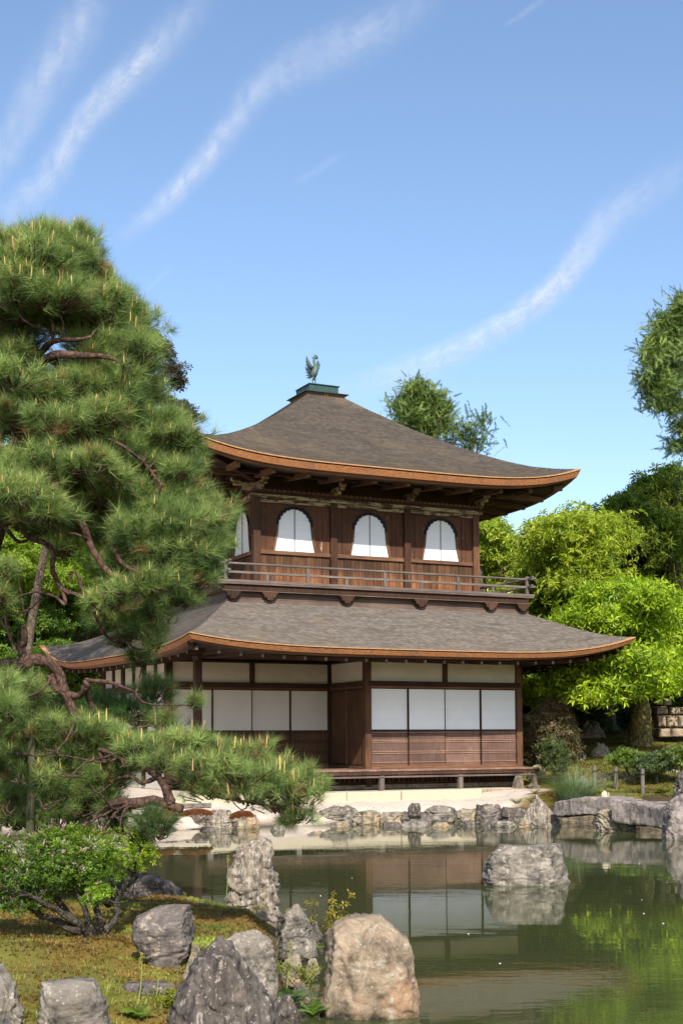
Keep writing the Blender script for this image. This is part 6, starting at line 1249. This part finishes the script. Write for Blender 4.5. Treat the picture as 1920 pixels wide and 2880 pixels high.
# yellow-green weeds and reddish sprouts among the rocks
for (px, py, z, hh, nl, c1, c2, lab) in ((905, 2660, -.95, .40, 60, (.22, .20, .03), (.50, .40, .06), 'yellow leaved shrubby weed leaning over the water behind the lichen rock'), (745, 2590, -.9, .22, 24, (.16, .18, .03), (.34, .34, .06), 'yellow sprig right of the standing rock'), (490, 2840, -.83, .13, 60, (.15, .18, .02), (.38, .40, .04), 'low yellow green weed left of the dark peaked rock'), (860, 2790, -.98, .20, 50, (.16, .20, .03), (.36, .38, .05), 'yellow green weed at the foot of the rust boulder'), (740, 2830, -.95, .22, 40, (.18, .06, .03), (.30, .14, .06), 'reddish stemmed weed right of the dark peaked rock'), (1690, 2290, -.8, .28, 30, (.24, .10, .04), (.40, .20, .08), 'rusty dry weed hanging at the bridge joint')):
    b = gpt(px, py, z); e = empty('weed', tuple(b), label=lab, cat='weed'); mb = MB(); tips = []
    for k in range(7):
        t = b+np.array([RS.randn()*hh*.35, RS.randn()*hh*.25, hh*RS.uniform(.5, 1.1)]); P = limb(mb, b+RS.randn(3)*.01, t, .004, .0015, .08, 5, 6, .08); tips += P[2:]
    mb.build('stem', M_azbark, e); tips = np.array(tips); idx = RS.randint(len(tips), size=nl*2); P = tips[idx]+RS.randn(nl*2, 3)*.012; D = RS.randn(nl*2, 3); D[:, 2] += .6
    v, f, cc = scatter(*leaf_tpl(4, .3, .36, 2, 1), P, D, RS.uniform(.02, .045, nl*2), colmix(c1, c2, nl*2), .2); link('leaves', npmesh('leaves', v, f, col=cc), M_leaf, e, kind='stuff')
# flower stalks
for (px, yb, yt, z, lab) in ((633, 2565, 2415, -.85, 'tall green flower stalk left of the standing rock'), (511, 2570, 2520, -.85, 'short flower stalk behind the purple grey boulder'), (385, 2850, 2702, -.80, 'thin yellow stalk rising in front of the purple grey boulder'), (806, 2780, 2660, -.95, 'green stalk left of the rust boulder'), (432, 2838, 2740, -.8, 'short yellow stalk near the flat slab')):
    b = atz(px, yb, z); q = depth(b)/FPX; h = (yb-yt)*q; e = empty('flower_stalk', tuple(b), label=lab, cat='plant', group='thin flower stalks')
    t = b+np.array([.03, 0, h]); MB().tube([b, (b+t)/2+np.array([.008, 0, 0]), t], [.0035, .003, .002], 5).build('stem', simple('stalk green '+str(px), (.22, .28, .06), .7), e)
    P = t+RS.randn(26, 3)*np.array([.008, .008, .02]); v, f, cc = scatter(*leaf_tpl(4, 0, .5, 1, 1), P, RS.randn(26, 3), .012, colmix((.3, .3, .06), (.5, .45, .12), 26), .1); link('flower_head', npmesh('flower_head', v, f, col=cc), M_leaf, e)
# grass tufts on island edges
for (px, py, z, lab) in ((40, 2770, -.78, 'pale grass tuft left of the square rock'), (160, 2780, -.77, 'pale grass tuft behind the square rock'), (300, 2800, -.78, 'pale grass tuft right of the square rock'), (650, 2860, -.88, 'grass tuft at the foot of the dark peaked rock'), (1745, 2320, -.95, 'grass tuft on the rock under the bridge')):
    blades('grass_tuft', lab, gpt(px, py, z), 40, .09, .6, (.16, .2, .03), (.34, .36, .07), .004, 'grass', .4, 'pale grass tufts', .06)
# blossom petals floating on the pond
pet = MB().add([(.012*math.cos(a), .009*math.sin(a), .003+.003*math.cos(2*a)) for a in np.linspace(0, 2*math.pi, 7)[:-1]], [(0, 1, 2, 3, 4, 5)]).mesh('petal'); pet.materials.append(simple('white petal', (.85, .83, .80), .7))
for i, (px, py) in enumerate(((1400, 2430), (1240, 2368), (1491, 2340), (1803, 2532), (1810, 2570), (1404, 2711), (990, 2470), (600, 2383), (490, 2403), (1865, 2598), (1795, 2430), (1318, 2628), (900, 2520))):
    p = atz(px, py, -1); o = bpy.data.objects.new('floating_petal', pet); COL.objects.link(o); o.location = (p[0], p[1], -.999); o.rotation_euler = (0, 0, i*1.3)
    tag(o, 'tiny white petal floating on the pond surface', 'petal', 'petals floating on the pond')

# fallen needles, leaves and pebbles
def litter(label, x0, x1, y0, y1, n, cs, sz, cond, lift=.004):
    P = RS.uniform([x0, y0], [x1, y1], (n, 2)); P = P[cond(P)]; z = hfun(P[:, 0], P[:, 1])+lift; D = RS.randn(len(P), 3)*.35; D[:, 2] += 1
    tv = np.array([(-1, -.35, 0), (0, -.5, .18), (1, 0, 0), (0, .5, .18)]); tf = np.array([(0, 1, 2), (0, 2, 3)])
    c = np.array(cs)[RS.randint(len(cs), size=len(P))]; v, f, cc = scatter(tv, tf, np.c_[P, z], D, RS.uniform(.5, 1, len(P))*sz, c, .2)
    link('leaf_litter', npmesh('leaf_litter', v, f, col=cc), M_leaf, label=label, cat='litter', kind='stuff')
litter('fallen brown leaves and grit scattered over the pale gravel', -6, 9, -3.6, -.6, 1500, [(.10, .06, .03), (.22, .16, .09), (.30, .26, .2), (.06, .05, .04)], .022, lambda P: (~inpoly(P[:, 0], P[:, 1], POND)) & (dpoly(P[:, 0], P[:, 1], POND) > .1) & (RS.rand(len(P)) < np.clip(1.3-dpoly(P[:, 0], P[:, 1], POND), .12, 1)))
litter('fallen pine needles and pale leaves on the moss island', -11, -4.9, -23, -11.2, 2600, [(.30, .19, .09), (.20, .11, .05), (.42, .34, .2)], .013, lambda P: (~inpoly(P[:, 0], P[:, 1], POND)) & (dpoly(P[:, 0], P[:, 1], POND) > .1), .018)
